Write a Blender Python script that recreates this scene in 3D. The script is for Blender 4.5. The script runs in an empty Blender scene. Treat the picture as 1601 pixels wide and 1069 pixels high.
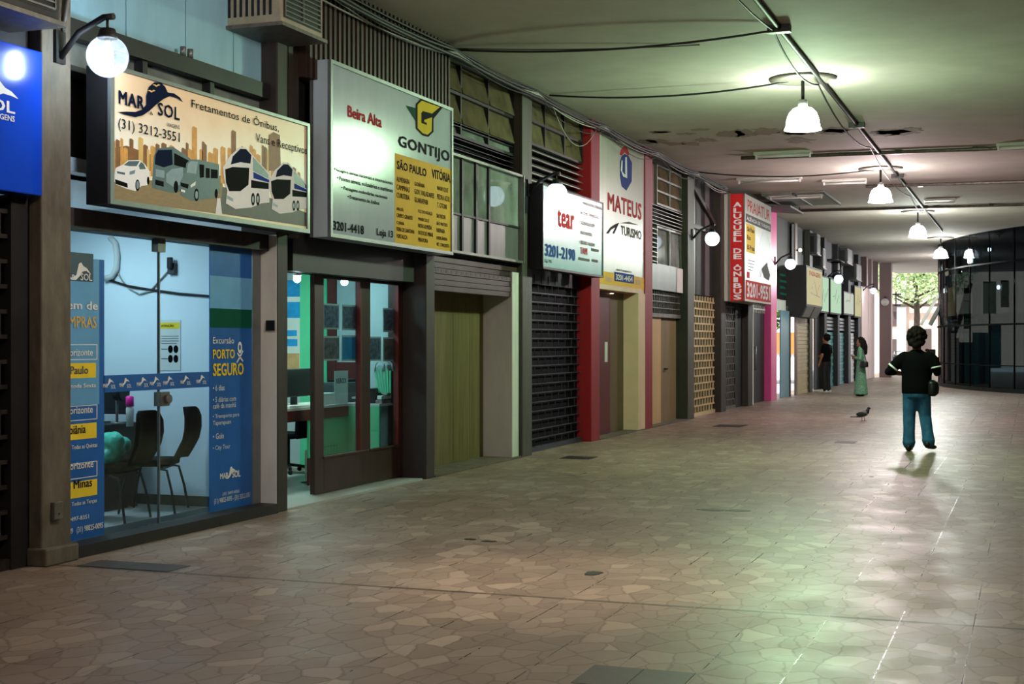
import bpy, bmesh, math, random
from mathutils import Vector, Matrix
R = random.Random(7)
SC = bpy.context.scene
COL = SC.collection
PI = math.pi

# ------------------------------------------------------------------ camera
FPX, VPX, HZ, EYE = 2200.0, 1612.0, 534.5, 1.5        # focal length (px), vanishing point, horizon, eye height
YAW = math.atan((VPX - 800.5) / FPX)
SN, CS = math.sin(YAW), math.cos(YAW)
cd = bpy.data.cameras.new('camera'); cam = bpy.data.objects.new('camera', cd); COL.objects.link(cam)
cam.location = (0, 0, EYE); cam.rotation_euler = (PI / 2, 0, YAW)
cd.sensor_width = 36; cd.lens = 36 * FPX / 1601; cd.clip_end = 400
SC.camera = cam

# ------------------------------------------------------------------ light and exposure
SC.view_settings.view_transform = 'Standard'; SC.view_settings.look = 'None'
SC.view_settings.exposure = 0.0; SC.view_settings.gamma = 1; SC.view_settings.use_curve_mapping = False
W = bpy.data.worlds.new('sky'); SC.world = W; W.use_nodes = True
W.node_tree.nodes['Background'].inputs[0].default_value = (0.80, 0.88, 1.0, 1)
W.node_tree.nodes['Background'].inputs[1].default_value = 2.7
def light(name, typ, loc, power, col=(1, 1, 1), size=.1, rot=(0, 0, 0), parent=None, sy=None):
    l = bpy.data.lights.new(name, typ); l.energy = power; l.color = col
    if typ == 'AREA':
        l.size = size
        if sy: l.shape = 'RECTANGLE'; l.size_y = sy
    elif typ == 'SUN': l.angle = size
    else: l.shadow_soft_size = size
    o = bpy.data.objects.new(name, l); COL.objects.link(o); o.location = loc; o.rotation_euler = rot
    if parent: o.parent = parent; o.location = Vector(loc) - parent.location
    return o
light('sun', 'SUN', (0, 0, 30), 9.0, (1, .95, .88), .01, (math.radians(38), 0, math.radians(-25)))
# interior room lights of the two open shops (ceiling fittings above the glass line)
light('shop_ceiling_light', 'AREA', (-7.6, 9.4, 2.66), 60, (.72, .9, 1), .3, (0, 0, 0), sy=1.6)
light('office_ceiling_light', 'AREA', (-7.5, 13.0, 2.62), 60, (.62, 1, .93), .3, (0, 0, 0), sy=1.6)
LAMPS = [(-1.3, (1, .86, .72), 150), (8.4, (1, .84, .68), 130), (18.05, (.58, 1, .55), 430), (27.9, (1, .74, .80), 340),
         (37.4, (.90, 1, .88), 330), (47.1, (.95, 1, .95), 300), (56.7, (1, .93, .97), 300)]

# ------------------------------------------------------------------ measured geometry
def fac(px, py, X):
    """point of the plane x = X that a ray of the survey photo meets -> (y, z)"""
    k = (px - 800.5) / FPX
    d = X / (k * CS - SN)
    return d * CS + k * d * SN, EYE + (HZ - py) * d / FPX
def fy(px, X=-6.2): return fac(px, 0, X)[0]
def fz(px, py, X=-6.2): return fac(px, py, X)[1]
def side(px, py, Y):
    """same on the plane y = Y -> (x, z)"""
    k = (px - 800.5) / FPX
    X = (k * Y * CS - Y * SN) / (CS + k * SN); d = -X * SN + Y * CS
    return X, EYE + (HZ - py) * d / FPX

# ------------------------------------------------------------------ materials
def lin(c):
    return tuple(((x / 255) / 12.92 if x / 255 <= .04045 else ((x / 255 + .055) / 1.055) ** 2.4) for x in c) + (1,)
M = {}
def nodes(name):
    m = bpy.data.materials.new(name); m.use_nodes = True; M[name] = m
    nt = m.node_tree; nt.nodes.clear()
    out = nt.nodes.new('ShaderNodeOutputMaterial')
    return m, nt, out
def N(nt, t, **kw):
    n = nt.nodes.new(t)
    for k, v in kw.items():
        if k.startswith('i_'):
            key = k[2:]
            n.inputs[int(key) if key.isdigit() else key.replace('_', ' ')].default_value = v
        else: setattr(n, k, v)
    return n
def L(nt, a, ao, b, bi): nt.links.new(a.outputs[ao], b.inputs[bi])
def mat(name, rgb, rough=.6, metal=0, var=.15, scale=6, bump=0, grime=0, streak=(1, 1, 1), spec=.35, grimecol=(.35, .33, .3)):
    m, nt, out = nodes(name)
    b = N(nt, 'ShaderNodeBsdfPrincipled', i_Roughness=rough, i_Metallic=metal)
    b.inputs['Specular IOR Level'].default_value = spec
    c = lin(rgb)
    tc = N(nt, 'ShaderNodeTexCoord'); mp = N(nt, 'ShaderNodeMapping'); mp.inputs['Scale'].default_value = streak
    L(nt, tc, 'Object', mp, 0)
    n1 = N(nt, 'ShaderNodeTexNoise', i_Scale=scale, i_Detail=6.0, i_Roughness=.65); L(nt, mp, 0, n1, 'Vector')
    rp = N(nt, 'ShaderNodeValToRGB')
    rp.color_ramp.elements[0].position = .3; rp.color_ramp.elements[1].position = .7
    rp.color_ramp.elements[0].color = tuple(x * (1 - var) for x in c[:3]) + (1,)
    rp.color_ramp.elements[1].color = tuple(min(1, x * (1 + var)) for x in c[:3]) + (1,)
    L(nt, n1, 0, rp, 0)
    src = (rp, 0)
    if grime:
        n2 = N(nt, 'ShaderNodeTexNoise', i_Scale=scale * .35, i_Detail=8.0, i_Roughness=.7); L(nt, mp, 0, n2, 'Vector')
        r2 = N(nt, 'ShaderNodeValToRGB'); r2.color_ramp.elements[0].position = .45; r2.color_ramp.elements[1].position = .75
        r2.color_ramp.elements[1].color = (grime,) * 3 + (1,)
        L(nt, n2, 0, r2, 0)
        mx = N(nt, 'ShaderNodeMixRGB', blend_type='MULTIPLY'); L(nt, r2, 0, mx, 0); L(nt, rp, 0, mx, 1)
        mx.inputs[2].default_value = tuple(grimecol) + (1,)
        src = (mx, 0)
    L(nt, src[0], src[1], b, 'Base Color')
    if bump:
        bp = N(nt, 'ShaderNodeBump', i_Strength=bump, i_Distance=.01); L(nt, n1, 0, bp, 'Height'); L(nt, bp, 0, b, 'Normal')
    L(nt, b, 0, out, 0)
    return m
def emis(name, rgb, s):
    m, nt, out = nodes(name)
    e = N(nt, 'ShaderNodeEmission', i_Strength=s); e.inputs[0].default_value = lin(rgb); L(nt, e, 0, out, 0)
def glass(name, tint=(235, 245, 250), rough=.02, ior=1.45, film=0, filmcol=(200, 210, 215), refl=.75):
    m, nt, out = nodes(name)
    t = N(nt, 'ShaderNodeBsdfTransparent'); t.inputs[0].default_value = lin(tint)
    g = N(nt, 'ShaderNodeBsdfGlossy', i_Roughness=rough)
    lw = N(nt, 'ShaderNodeLayerWeight', i_Blend=.5); pw = N(nt, 'ShaderNodeMath', operation='POWER'); pw.inputs[1].default_value = 4.0; L(nt, lw, 'Facing', pw, 0)
    f = N(nt, 'ShaderNodeMath', operation='MULTIPLY_ADD'); f.inputs[1].default_value = refl; f.inputs[2].default_value = ((ior - 1) / (ior + 1)) ** 2; L(nt, pw, 0, f, 0)
    mx = N(nt, 'ShaderNodeMixShader'); L(nt, f, 0, mx, 0); L(nt, t, 0, mx, 1); L(nt, g, 0, mx, 2)
    last = mx
    if film:
        d = N(nt, 'ShaderNodeBsdfDiffuse'); d.inputs[0].default_value = lin(filmcol)
        tc = N(nt, 'ShaderNodeTexCoord'); n1 = N(nt, 'ShaderNodeTexNoise', i_Scale=3.0, i_Detail=5.0); L(nt, tc, 'Object', n1, 'Vector')
        mu = N(nt, 'ShaderNodeMath', operation='MULTIPLY'); mu.inputs[1].default_value = film * 2; L(nt, n1, 0, mu, 0)
        m2 = N(nt, 'ShaderNodeMixShader'); L(nt, mu, 0, m2, 0); L(nt, mx, 0, m2, 1); L(nt, d, 0, m2, 2); last = m2
    L(nt, last, 0, out, 0)

def floor_mat():
    m, nt, out = nodes('palladiana')
    b = N(nt, 'ShaderNodeBsdfPrincipled'); b.inputs['Specular IOR Level'].default_value = .28
    tc = N(nt, 'ShaderNodeTexCoord')
    mp = N(nt, 'ShaderNodeMapping'); L(nt, tc, 'Object', mp, 0); mp.inputs['Rotation'].default_value = (0, 0, .6); mp.inputs['Scale'].default_value = (1, .72, 1)
    wn = N(nt, 'ShaderNodeTexNoise', i_Scale=7.0, i_Detail=2.0); L(nt, mp, 0, wn, 'Vector')
    wv = N(nt, 'ShaderNodeVectorMath', operation='SCALE'); L(nt, wn, 'Color', wv, 0); wv.inputs['Scale'].default_value = .09
    av = N(nt, 'ShaderNodeVectorMath', operation='ADD'); L(nt, mp, 0, av, 0); L(nt, wv, 0, av, 1)
    vc = N(nt, 'ShaderNodeTexVoronoi', i_Scale=6.6); vc.voronoi_dimensions = '2D'; L(nt, av, 0, vc, 'Vector')
    ve = N(nt, 'ShaderNodeTexVoronoi', i_Scale=6.6); ve.voronoi_dimensions = '2D'; ve.feature = 'DISTANCE_TO_EDGE'; L(nt, av, 0, ve, 'Vector')
    hs = N(nt, 'ShaderNodeSeparateColor'); L(nt, vc, 'Color', hs, 0)
    rp = N(nt, 'ShaderNodeValToRGB'); e = rp.color_ramp.elements
    e[0].color = lin((132, 113, 100)); e[1].color = lin((166, 147, 130)); e[0].position = .1
    e.new(.45).color = lin((139, 120, 106)); e.new(.8).color = lin((146, 127, 113))
    L(nt, hs, 0, rp, 0)
    gr = N(nt, 'ShaderNodeValToRGB'); gr.color_ramp.elements[0].position = .0; gr.color_ramp.elements[1].position = .07
    gr.color_ramp.elements[0].color = (.62, .58, .55, 1); gr.color_ramp.elements[1].color = (1, 1, 1, 1)
    L(nt, ve, 'Distance', gr, 0)
    m1 = N(nt, 'ShaderNodeMixRGB', blend_type='MULTIPLY', i_0=1.0); L(nt, rp, 0, m1, 1); L(nt, gr, 0, m1, 2)
    sx = N(nt, 'ShaderNodeSeparateXYZ'); L(nt, tc, 'Object', sx, 0)
    def joint(axis, period, off, width):
        a = N(nt, 'ShaderNodeMath', operation='ADD'); a.inputs[1].default_value = off; L(nt, sx, axis, a, 0)
        d = N(nt, 'ShaderNodeMath', operation='PINGPONG'); d.inputs[1].default_value = period / 2; L(nt, a, 0, d, 0)
        l = N(nt, 'ShaderNodeMath', operation='LESS_THAN'); l.inputs[1].default_value = width; L(nt, d, 0, l, 0)
        return l
    jx = joint('X', .375, .285, .003); jb = joint('Y', 19.3, -7.82, .022)
    ma = jx
    mb_ = N(nt, 'ShaderNodeMath', operation='MAXIMUM'); L(nt, ma, 0, mb_, 0); L(nt, jb, 0, mb_, 1)
    m2 = N(nt, 'ShaderNodeMixRGB', blend_type='MULTIPLY'); L(nt, mb_, 0, m2, 0); L(nt, m1, 0, m2, 1)
    m2.inputs[2].default_value = (.3, .27, .25, 1)
    # wear: large blotches and fine grain
    nb = N(nt, 'ShaderNodeTexNoise', i_Scale=.55, i_Detail=8.0, i_Roughness=.7); L(nt, tc, 'Object', nb, 'Vector')
    rb = N(nt, 'ShaderNodeValToRGB'); rb.color_ramp.elements[0].position = .3; rb.color_ramp.elements[1].position = .68
    rb.color_ramp.elements[0].color = (.66, .63, .6, 1); rb.color_ramp.elements[1].color = (1.0, 1.0, 1.0, 1); L(nt, nb, 0, rb, 0)
    m3 = N(nt, 'ShaderNodeMixRGB', blend_type='MULTIPLY', i_0=.8); L(nt, m2, 0, m3, 1); L(nt, rb, 0, m3, 2)
    L(nt, m3, 0, b, 'Base Color')
    nr = N(nt, 'ShaderNodeTexNoise', i_Scale=2.2, i_Detail=7.0, i_Roughness=.7); L(nt, tc, 'Object', nr, 'Vector')
    rr = N(nt, 'ShaderNodeMapRange', i_1=.3, i_2=.7, i_3=.34, i_4=.56); L(nt, nr, 0, rr, 0)
    rj = N(nt, 'ShaderNodeMath', operation='MULTIPLY_ADD'); rj.inputs[1].default_value = -.16; L(nt, jx, 0, rj, 0); L(nt, rr, 0, rj, 2); L(nt, rj, 0, b, 'Roughness')
    bp = N(nt, 'ShaderNodeBump', i_Strength=.25, i_Distance=.004)
    hm = N(nt, 'ShaderNodeMath', operation='SUBTRACT'); L(nt, gr, 0, hm, 0); L(nt, mb_, 0, hm, 1); L(nt, hm, 0, bp, 'Height')
    nw = N(nt, 'ShaderNodeTexNoise', i_Scale=1.3, i_Detail=3.0); L(nt, tc, 'Object', nw, 'Vector')
    b2 = N(nt, 'ShaderNodeBump', i_Strength=.12, i_Distance=.05); L(nt, nw, 0, b2, 'Height'); L(nt, bp, 0, b2, 'Normal')
    L(nt, b2, 0, b, 'Normal')
    L(nt, b, 0, out, 0)
floor_mat()

mat('ceiling_paint', (170, 164, 152), .85, var=.09, scale=1.2, bump=.15, grime=.35, grimecol=(.62, .56, .5))
mat('back_plaster', (70, 66, 60), .9, var=.2, scale=3)
mat('dark_plaster', (46, 45, 44), .9, var=.2, scale=3)
mat('concrete', (98, 90, 76), .8, var=.28, scale=9, bump=.5, grime=.8, streak=(1, 1, .35))
mat('grey_pillar', (64, 64, 54), .55, var=.25, scale=8, bump=.2, grime=.7, streak=(1, 1, .25))
mat('brown_pillar', (52, 44, 40), .6, var=.25, scale=9, grime=.6, streak=(1, 1, .2))
mat('white_paint', (206, 204, 198), .6, var=.07, scale=5, grime=.35, streak=(1, 1, .3))
mat('red_paint', (140, 16, 24), .6, var=.15, scale=6, grime=.4, streak=(1, 1, .2))
mat('pink_paint', (222, 84, 150), .3, var=.1, scale=6, streak=(1, 1, .2))
mat('stone_slab', (196, 172, 162), .6, var=.15, scale=5, streak=(3, 3, .3))
mat('granite', (104, 84, 82), .4, var=.3, scale=30)
mat('black_iron', (30, 29, 30), .5, metal=.3, var=.2)
mat('dull_steel', (48, 50, 62), .5, metal=.2, var=.2)
mat('navy_panel', (7, 8, 15), .7, var=.3, scale=4, spec=.1)
mat('grille_iron', (58, 50, 46), .45, metal=.5, var=.3, scale=15)
mat('dark_steel', (44, 42, 42), .5, metal=.4, var=.2, grime=.5)
mat('aluminium', (130, 132, 132), .4, metal=.7, var=.1)
mat('dull_alu', (120, 120, 114), .45, metal=.6, var=.15, grime=.4)
mat('grey_panel', (92, 94, 92), .4, var=.15, scale=7, grime=.4, streak=(1, 1, .3))
mat('dark_panel', (30, 30, 32), .6, var=.25, scale=6, grime=.5, streak=(1, 1, .2))
mat('blue_grey_panel', (140, 186, 204), .35, var=.1, scale=3, grime=.25, streak=(1, 1, .25))
mat('brown_corrugated', (60, 43, 36), .5, metal=.2, var=.2, scale=5, grime=.6, streak=(1, 1, .15))
mat('plywood', (108, 96, 58), .7, var=.24, scale=4, grime=.5, streak=(1, 4, .3))
mat('pale_board', (190, 158, 110), .65, var=.12, scale=4, streak=(1, 4, .3))
mat('door_board', (120, 104, 70), .6, var=.15, scale=4, streak=(1, 4, .3))
mat('brown_door', (104, 84, 62), .5, var=.15, scale=4, streak=(1, 4, .3))
mat('cream_wall', (220, 188, 156), .6, var=.06, scale=3)
mat('dark_red', (92, 20, 24), .5, var=.15)
mat('wood', (58, 36, 30), .5, var=.25, scale=6, streak=(1, 1, .2), grime=.4)
mat('red_wood', (96, 38, 34), .5, var=.2, scale=6, streak=(1, 1, .2))
mat('shop_white', (222, 232, 236), .7, var=.03, scale=3)
mat('shop_floor', (170, 172, 168), .3, var=.08, scale=3)
mat('office_green', (92, 200, 150), .6, var=.06, scale=3)
mat('office_grey', (176, 188, 190), .6, var=.06, scale=3)
mat('black_plastic', (24, 24, 26), .4, var=.1)
mat('black_fabric', (7, 7, 9), .9, var=.2, scale=30, spec=.08)
mat('grey_plastic', (60, 62, 64), .4, var=.1)
mat('white_plastic', (206, 206, 200), .4, var=.04)
mat('pink_plastic', (236, 40, 150), .3, var=.05)
mat('teal_plastic', (70, 190, 160), .25, var=.25, scale=14, bump=.8)
mat('paper', (214, 216, 208), .7, var=.04)
mat('sign_silver', (172, 188, 198), .2, var=.06, scale=4, grime=.15, streak=(1, 1, .2))
mat('sign_white', (176, 176, 164), .3, var=.06, scale=5, grime=.2, streak=(1, 1, .2))
mat('sign_blue', (18, 66, 190), .18, var=.06, scale=3)
mat('sign_yellow', (238, 184, 6), .65, var=.06, spec=.15)
mat('sign_red', (196, 36, 36), .35, var=.06)
mat('sign_mint', (50, 126, 126), .25, var=.08, scale=2, grime=.2, streak=(1, 1, .2))
mat('ink_navy', (12, 22, 48), .6, var=.05, spec=.02)
mat('ink_black', (10, 10, 12), .6, var=.05, spec=.02)
mat('ink_grey', (92, 94, 92), .6, var=.05, spec=.02)
mat('ink_red', (190, 44, 48), .6, var=.05, spec=.02)
mat('ink_white', (230, 232, 230), .6, var=.03, spec=.02)
mat('ink_green', (20, 82, 62), .6, var=.05, spec=.02)
mat('ink_yellow', (236, 206, 60), .6, var=.05, spec=.02)
mat('ink_blue', (36, 60, 140), .6, var=.05, spec=.02)
mat('ink_slate', (58, 78, 92), .4, var=.12, scale=20)
mat('ink_steel', (112, 130, 146), .4, var=.12, scale=20)
mat('ink_brown', (126, 74, 30), .5, var=.25, scale=16)
mat('ink_gold', (206, 148, 62), .5, var=.2, scale=16)
mat('ink_road', (134, 110, 72), .5, var=.15, scale=14, streak=(1, 1, 4))
mat('ink_asphalt', (78, 74, 70), .5, var=.15, scale=14)
mat('ink_tan', (214, 178, 96), .5, var=.1, scale=10)
mat('banner_blue', (24, 92, 168), .4, var=.2, scale=1.6)
mat('banner_pale', (96, 160, 206), .4, var=.12, scale=2)
mat('poster_sky', (40, 150, 210), .5, var=.3, scale=5)
mat('poster_dark', (112, 114, 136), .5, var=.9, scale=24)
mat('poster_dusk', (128, 110, 112), .5, var=.8, scale=18)
mat('poster_sand', (206, 160, 112), .5, var=.2, scale=8)
mat('beige_shutter', (196, 176, 132), .45, metal=.2, var=.12)
mat('shutter_back', (52, 44, 38), .7, var=.3)
mat('skin', (150, 98, 72), .5, var=.06, scale=12)
mat('hair', (20, 15, 14), .7, var=.3, scale=30, spec=.1)
mat('jeans', (48, 92, 124), .9, var=.35, scale=12, streak=(1, 1, .5), spec=.1)
mat('trousers', (26, 26, 30), .8, var=.2)
mat('green_dress', (98, 140, 112), .7, var=.6, scale=26)
mat('leather', (20, 19, 20), .4, var=.1)
mat('rubber', (18, 18, 19), .7, var=.1)
mat('orange_cloth', (206, 120, 60), .8, var=.1)
mat('feather_grey', (120, 120, 128), .7, var=.2, scale=40)
mat('feather_dark', (52, 52, 60), .6, var=.2, scale=40)
mat('beak', (60, 50, 46), .5)
mat('pigeon_leg', (150, 70, 70), .6)
mat('cable_black', (30, 29, 28), .6, var=.1)
mat('cable_grey', (150, 148, 140), .6, var=.1)
mat('old_metal', (110, 104, 96), .5, metal=.5, var=.25, scale=12, grime=.6)
mat('ac_case', (158, 148, 128), .5, var=.12, scale=6, grime=.6)
mat('bark', (70, 58, 46), .9, var=.3)
mat('leaf', (120, 170, 70), .6, var=.4, scale=3)
mat('leaf_overexposed', (176, 198, 140), .6, var=.3, scale=3)  # leaf colour lightened to stand for overexposed daylight
mat('street_stone', (206, 178, 158), .7, var=.12, scale=1.5)
mat('street_white', (226, 226, 222), .7, var=.05)
mat('street_dark', (76, 62, 58), .6, var=.15)
mat('asphalt', (170, 170, 168), .8, var=.1)
mat('slab_stone', (66, 58, 52), .5, var=.2, scale=20)
mat('ceiling_damp', (132, 120, 104), .9, var=.25, scale=12)
mat('matte_black', (14, 14, 15), .8, var=.1, spec=.1)
mat('black_glass_wall', (7, 8, 10), .06, var=.1, scale=2, spec=.6)
mat('pale_blue_panel', (110, 144, 160), .4, var=.1)
mat('mid_grey', (104, 102, 100), .45, var=.12)
mat('green_poster', (60, 170, 110), .4, var=.3, scale=5)
mat('teal_wall', (90, 150, 146), .5, var=.1)
mat('amber', (216, 150, 40), .5, var=.3, scale=7)
mat('lime', (200, 216, 30), .5, var=.05)
glass('clear_glass', (226, 240, 244), .02, 1.5)
glass('old_glass', (120, 124, 116), .15, 1.4, film=.8, filmcol=(98, 86, 66))
glass('pale_glass', (160, 166, 160), .06, 1.6, film=.5, filmcol=(150, 158, 150))
glass('globe_glass', (250, 250, 250), .02, 1.3, film=.07, filmcol=(240, 240, 240))
glass('smoked_glass', (112, 122, 126), .02, 1.15, refl=.22)
emis('globe_glow', (214, 236, 255), 4.5)
emis('globe_bulb', (206, 232, 255), 190)
emis('bulb_white', (224, 238, 255), 60)
emis('spot_white', (226, 244, 255), 130)
emis('warm_spot', (255, 214, 160), 8)
emis('lit_green', (190, 222, 190), .95)
emis('lit_cream', (236, 226, 176), .7)
emis('lit_white', (214, 222, 206), .85)
for i, (y, c, p) in enumerate(LAMPS):
    m, nt, out = nodes('shade_glow_%d' % i)
    e = N(nt, 'ShaderNodeEmission', i_Strength=110.0); e.inputs[0].default_value = tuple(x * .5 + .5 for x in c) + (1,); L(nt, e, 0, out, 0)

def poster_mat(name, a, b, c):
    m, nt, out = nodes(name)
    bs = N(nt, 'ShaderNodeBsdfPrincipled', i_Roughness=.4); tc = N(nt, 'ShaderNodeTexCoord'); s = N(nt, 'ShaderNodeSeparateXYZ'); L(nt, tc, 'Object', s, 0)
    n = N(nt, 'ShaderNodeTexNoise', i_Scale=3.0, i_Detail=5.0); L(nt, tc, 'Object', n, 'Vector')
    ad = N(nt, 'ShaderNodeMath', operation='MULTIPLY_ADD'); ad.inputs[1].default_value = .35; L(nt, n, 0, ad, 0); L(nt, s, 'Z', ad, 2)
    r = N(nt, 'ShaderNodeValToRGB'); el = r.color_ramp.elements
    el[0].position = .15; el[0].color = lin(c); el[1].position = 1.15 if False else 1.0; el[1].color = lin(a); el.new(.62).color = lin(b)
    L(nt, ad, 0, r, 0); L(nt, r, 0, bs, 'Base Color'); L(nt, bs, 0, out, 0)
poster_mat('print_sunset', (232, 198, 160), (246, 242, 228), (236, 210, 142))

# ------------------------------------------------------------------ mesh builder
class MB:
    def __init__(s): s.marks = []; s.v = []; s.f = []; s.m = []; s.s = []; s.mats = []
    def mi(s, m):
        if m is None: m = '_'
        if m not in s.mats: s.mats.append(m)
        return s.mats.index(m)
    def add(s, vs, fs, m=None, smooth=False):
        o = len(s.v); s.v += [tuple(v) for v in vs]; k = s.mi(m)
        for f in fs: s.f.append([i + o for i in f]); s.m.append(k); s.s.append(smooth)
        return s
    def box(s, x0, x1, y0, y1, z0, z1, m=None):
        x0, x1 = min(x0, x1), max(x0, x1); y0, y1 = min(y0, y1), max(y0, y1); z0, z1 = min(z0, z1), max(z0, z1)
        v = [(x0, y0, z0), (x1, y0, z0), (x1, y1, z0), (x0, y1, z0), (x0, y0, z1), (x1, y0, z1), (x1, y1, z1), (x0, y1, z1)]
        return s.add(v, [(3, 2, 1, 0), (4, 5, 6, 7), (0, 1, 5, 4), (1, 2, 6, 5), (2, 3, 7, 6), (3, 0, 4, 7)], m)
    def bar(s, p, q, w, h, m=None, up=(0, 0, 1)):
        p, q = Vector(p), Vector(q); d = (q - p).normalized(); u = Vector(up)
        if abs(d.dot(u)) > .98: u = Vector((1, 0, 0))
        a = d.cross(u).normalized() * w / 2; b = a.cross(d).normalized() * h / 2
        v = [p - a - b, p + a - b, p + a + b, p - a + b, q - a - b, q + a - b, q + a + b, q - a + b]
        return s.add(v, [(0, 1, 2, 3), (7, 6, 5, 4), (1, 0, 4, 5), (2, 1, 5, 6), (3, 2, 6, 7), (0, 3, 7, 4)], m)
    def tube(s, pts, r, m=None, n=8, smooth=True):
        pts = [Vector(p) for p in pts]; rs = r if isinstance(r, (list, tuple)) else [r] * len(pts)
        vs = []; ref = None
        for i, p in enumerate(pts):
            d = (pts[min(i + 1, len(pts) - 1)] - pts[max(i - 1, 0)]).normalized()
            if ref is None: ref = Vector((0, 0, 1)) if abs(d.z) < .9 else Vector((1, 0, 0))
            a = d.cross(ref).normalized(); b = d.cross(a).normalized(); ref = b.cross(d) if b.cross(d).length > .1 else ref
            ref = a.cross(d).normalized()
            for k in range(n):
                t = 2 * PI * k / n; vs.append(p + (a * math.cos(t) + b * math.sin(t)) * rs[i])
        fs = []
        for i in range(len(pts) - 1):
            for k in range(n):
                k2 = (k + 1) % n; fs.append((i * n + k, i * n + k2, (i + 1) * n + k2, (i + 1) * n + k))
        s.add(vs, fs, m, smooth); o = len(s.v) - len(vs); mi = s.mi(m)
        s.f.append([o + k for k in range(n)][::-1]); s.m.append(mi); s.s.append(False)
        s.f.append([o + (len(pts) - 1) * n + k for k in range(n)]); s.m.append(mi); s.s.append(False)
        return s
    def rings(s, rg, m=None, n=20):
        """closed loft over rings (cx, cy, z, rx, ry)"""
        vs = []
        for cx, cy, z, rx, ry in rg:
            for k in range(n):
                t = 2 * PI * k / n; vs.append((cx + rx * math.cos(t), cy + ry * math.sin(t), z))
        fs = [(i * n + k, i * n + (k + 1) % n, (i + 1) * n + (k + 1) % n, (i + 1) * n + k) for i in range(len(rg) - 1) for k in range(n)]
        fs.append(tuple(range(n))[::-1]); fs.append(tuple((len(rg) - 1) * n + k for k in range(n)))
        return s.add(vs, fs, m, True)
    def ball(s, c, r, m=None, n=16, h=10):
        rx, ry, rz = r if isinstance(r, (list, tuple)) else (r, r, r)
        rg = []
        for i in range(h + 1):
            t = -PI / 2 + PI * (i + .001) / (h + .002); rg.append((c[0], c[1], c[2] + rz * math.sin(t), max(rx * math.cos(t), 1e-4), max(ry * math.cos(t), 1e-4)))
        return s.rings(rg, m, n)
    def limb(s, pts, rs, m=None, n=12):
        s.tube(pts, rs, m, n)
        for p, r in zip(pts, rs): s.ball(p, r * 1.0, m, n, 6)
        return s
    def poly(s, pts, m=None): return s.add(pts, [tuple(range(len(pts)))], m)
    def slab(s, pts, ax, a, b, m=None):
        """polygon (two coordinates) extruded along axis ax from a to b"""
        def P(u, v, w): return {'x': (w, u, v), 'y': (u, w, v), 'z': (u, v, w)}[ax]
        n = len(pts); vs = [P(u, v, a) for u, v in pts] + [P(u, v, b) for u, v in pts]
        return s.add(vs, [tuple(range(n))[::-1], tuple(range(n, 2 * n))] + [(i, (i + 1) % n, n + (i + 1) % n, n + i) for i in range(n)], m)
    def build(s, name, m=None, parent=None, label=None, loc=None, local=False, fix=True, bevel=0):
        if len(s.marks) > 1 and parent is not None and name in ('lettering', 'city_list', 'phone_number', 'phone_lettering', 'red_lettering', 'vertical_lettering'):
            cut = [(0, 0)] + s.marks[1:] + [(len(s.v), len(s.f))]                  # every line of writing is a part of its own
            for (v0, f0), (v1, f1) in zip(cut, cut[1:]):
                q = MB(); q.v = s.v[v0:v1]; q.f = [[i - v0 for i in f] for f in s.f[f0:f1]]; q.m = s.m[f0:f1]; q.s = s.s[f0:f1]
                used = sorted(set(q.m)); q.mats = [s.mats[i] for i in used]; q.m = [used.index(i) for i in q.m]
                o = q.build(name, m, parent, label, loc, local, fix)
            return o
        me = bpy.data.meshes.new(name)
        o = bpy.data.objects.new(name, me); COL.objects.link(o)
        off = Vector((0, 0, 0))
        if parent is not None:
            o.parent = parent
            if not local:
                p = parent
                while p: off += p.location; p = p.parent
        elif loc is not None: off = Vector(loc); o.location = off
        me.from_pydata([tuple(Vector(v) - off) for v in s.v] if not local else s.v, [], s.f)
        for k in s.mats: me.materials.append(M[m if k == '_' else k])
        me.polygons.foreach_set('material_index', s.m); me.polygons.foreach_set('use_smooth', s.s)
        if fix:
            b = bmesh.new(); b.from_mesh(me); bmesh.ops.recalc_face_normals(b, faces=b.faces); b.to_mesh(me); b.free()
        if bevel:
            md = o.modifiers.new('edge', 'BEVEL'); md.width = bevel; md.segments = 2; md.limit_method = 'ANGLE'
        if label: o['label'] = label
        return o
def tag(o, label, cat, group=None, kind=None):
    o['label'] = label; o['category'] = cat
    if group: o['group'] = group
    if kind: o['kind'] = kind
    return o
def thing(name, label, cat, loc, rz=0, group=None, kind=None):
    o = bpy.data.objects.new(name, None); COL.objects.link(o); o.empty_display_size = .1
    o.location = loc; o.rotation_euler = (0, 0, rz)
    return tag(o, label, cat, group, kind)
def copy_tree(o, parent=None):
    c = o.copy(); COL.objects.link(c); c.parent = parent
    for ch in list(o.children): copy_tree(ch, c)
    return c
def blend(o, voxel, smooth=4):
    md = o.modifiers.new('skin', 'REMESH'); md.mode = 'VOXEL'; md.voxel_size = voxel; md.use_smooth_shade = True
    sm = o.modifiers.new('soften', 'SMOOTH'); sm.factor = .5; sm.iterations = smooth
    return o

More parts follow.
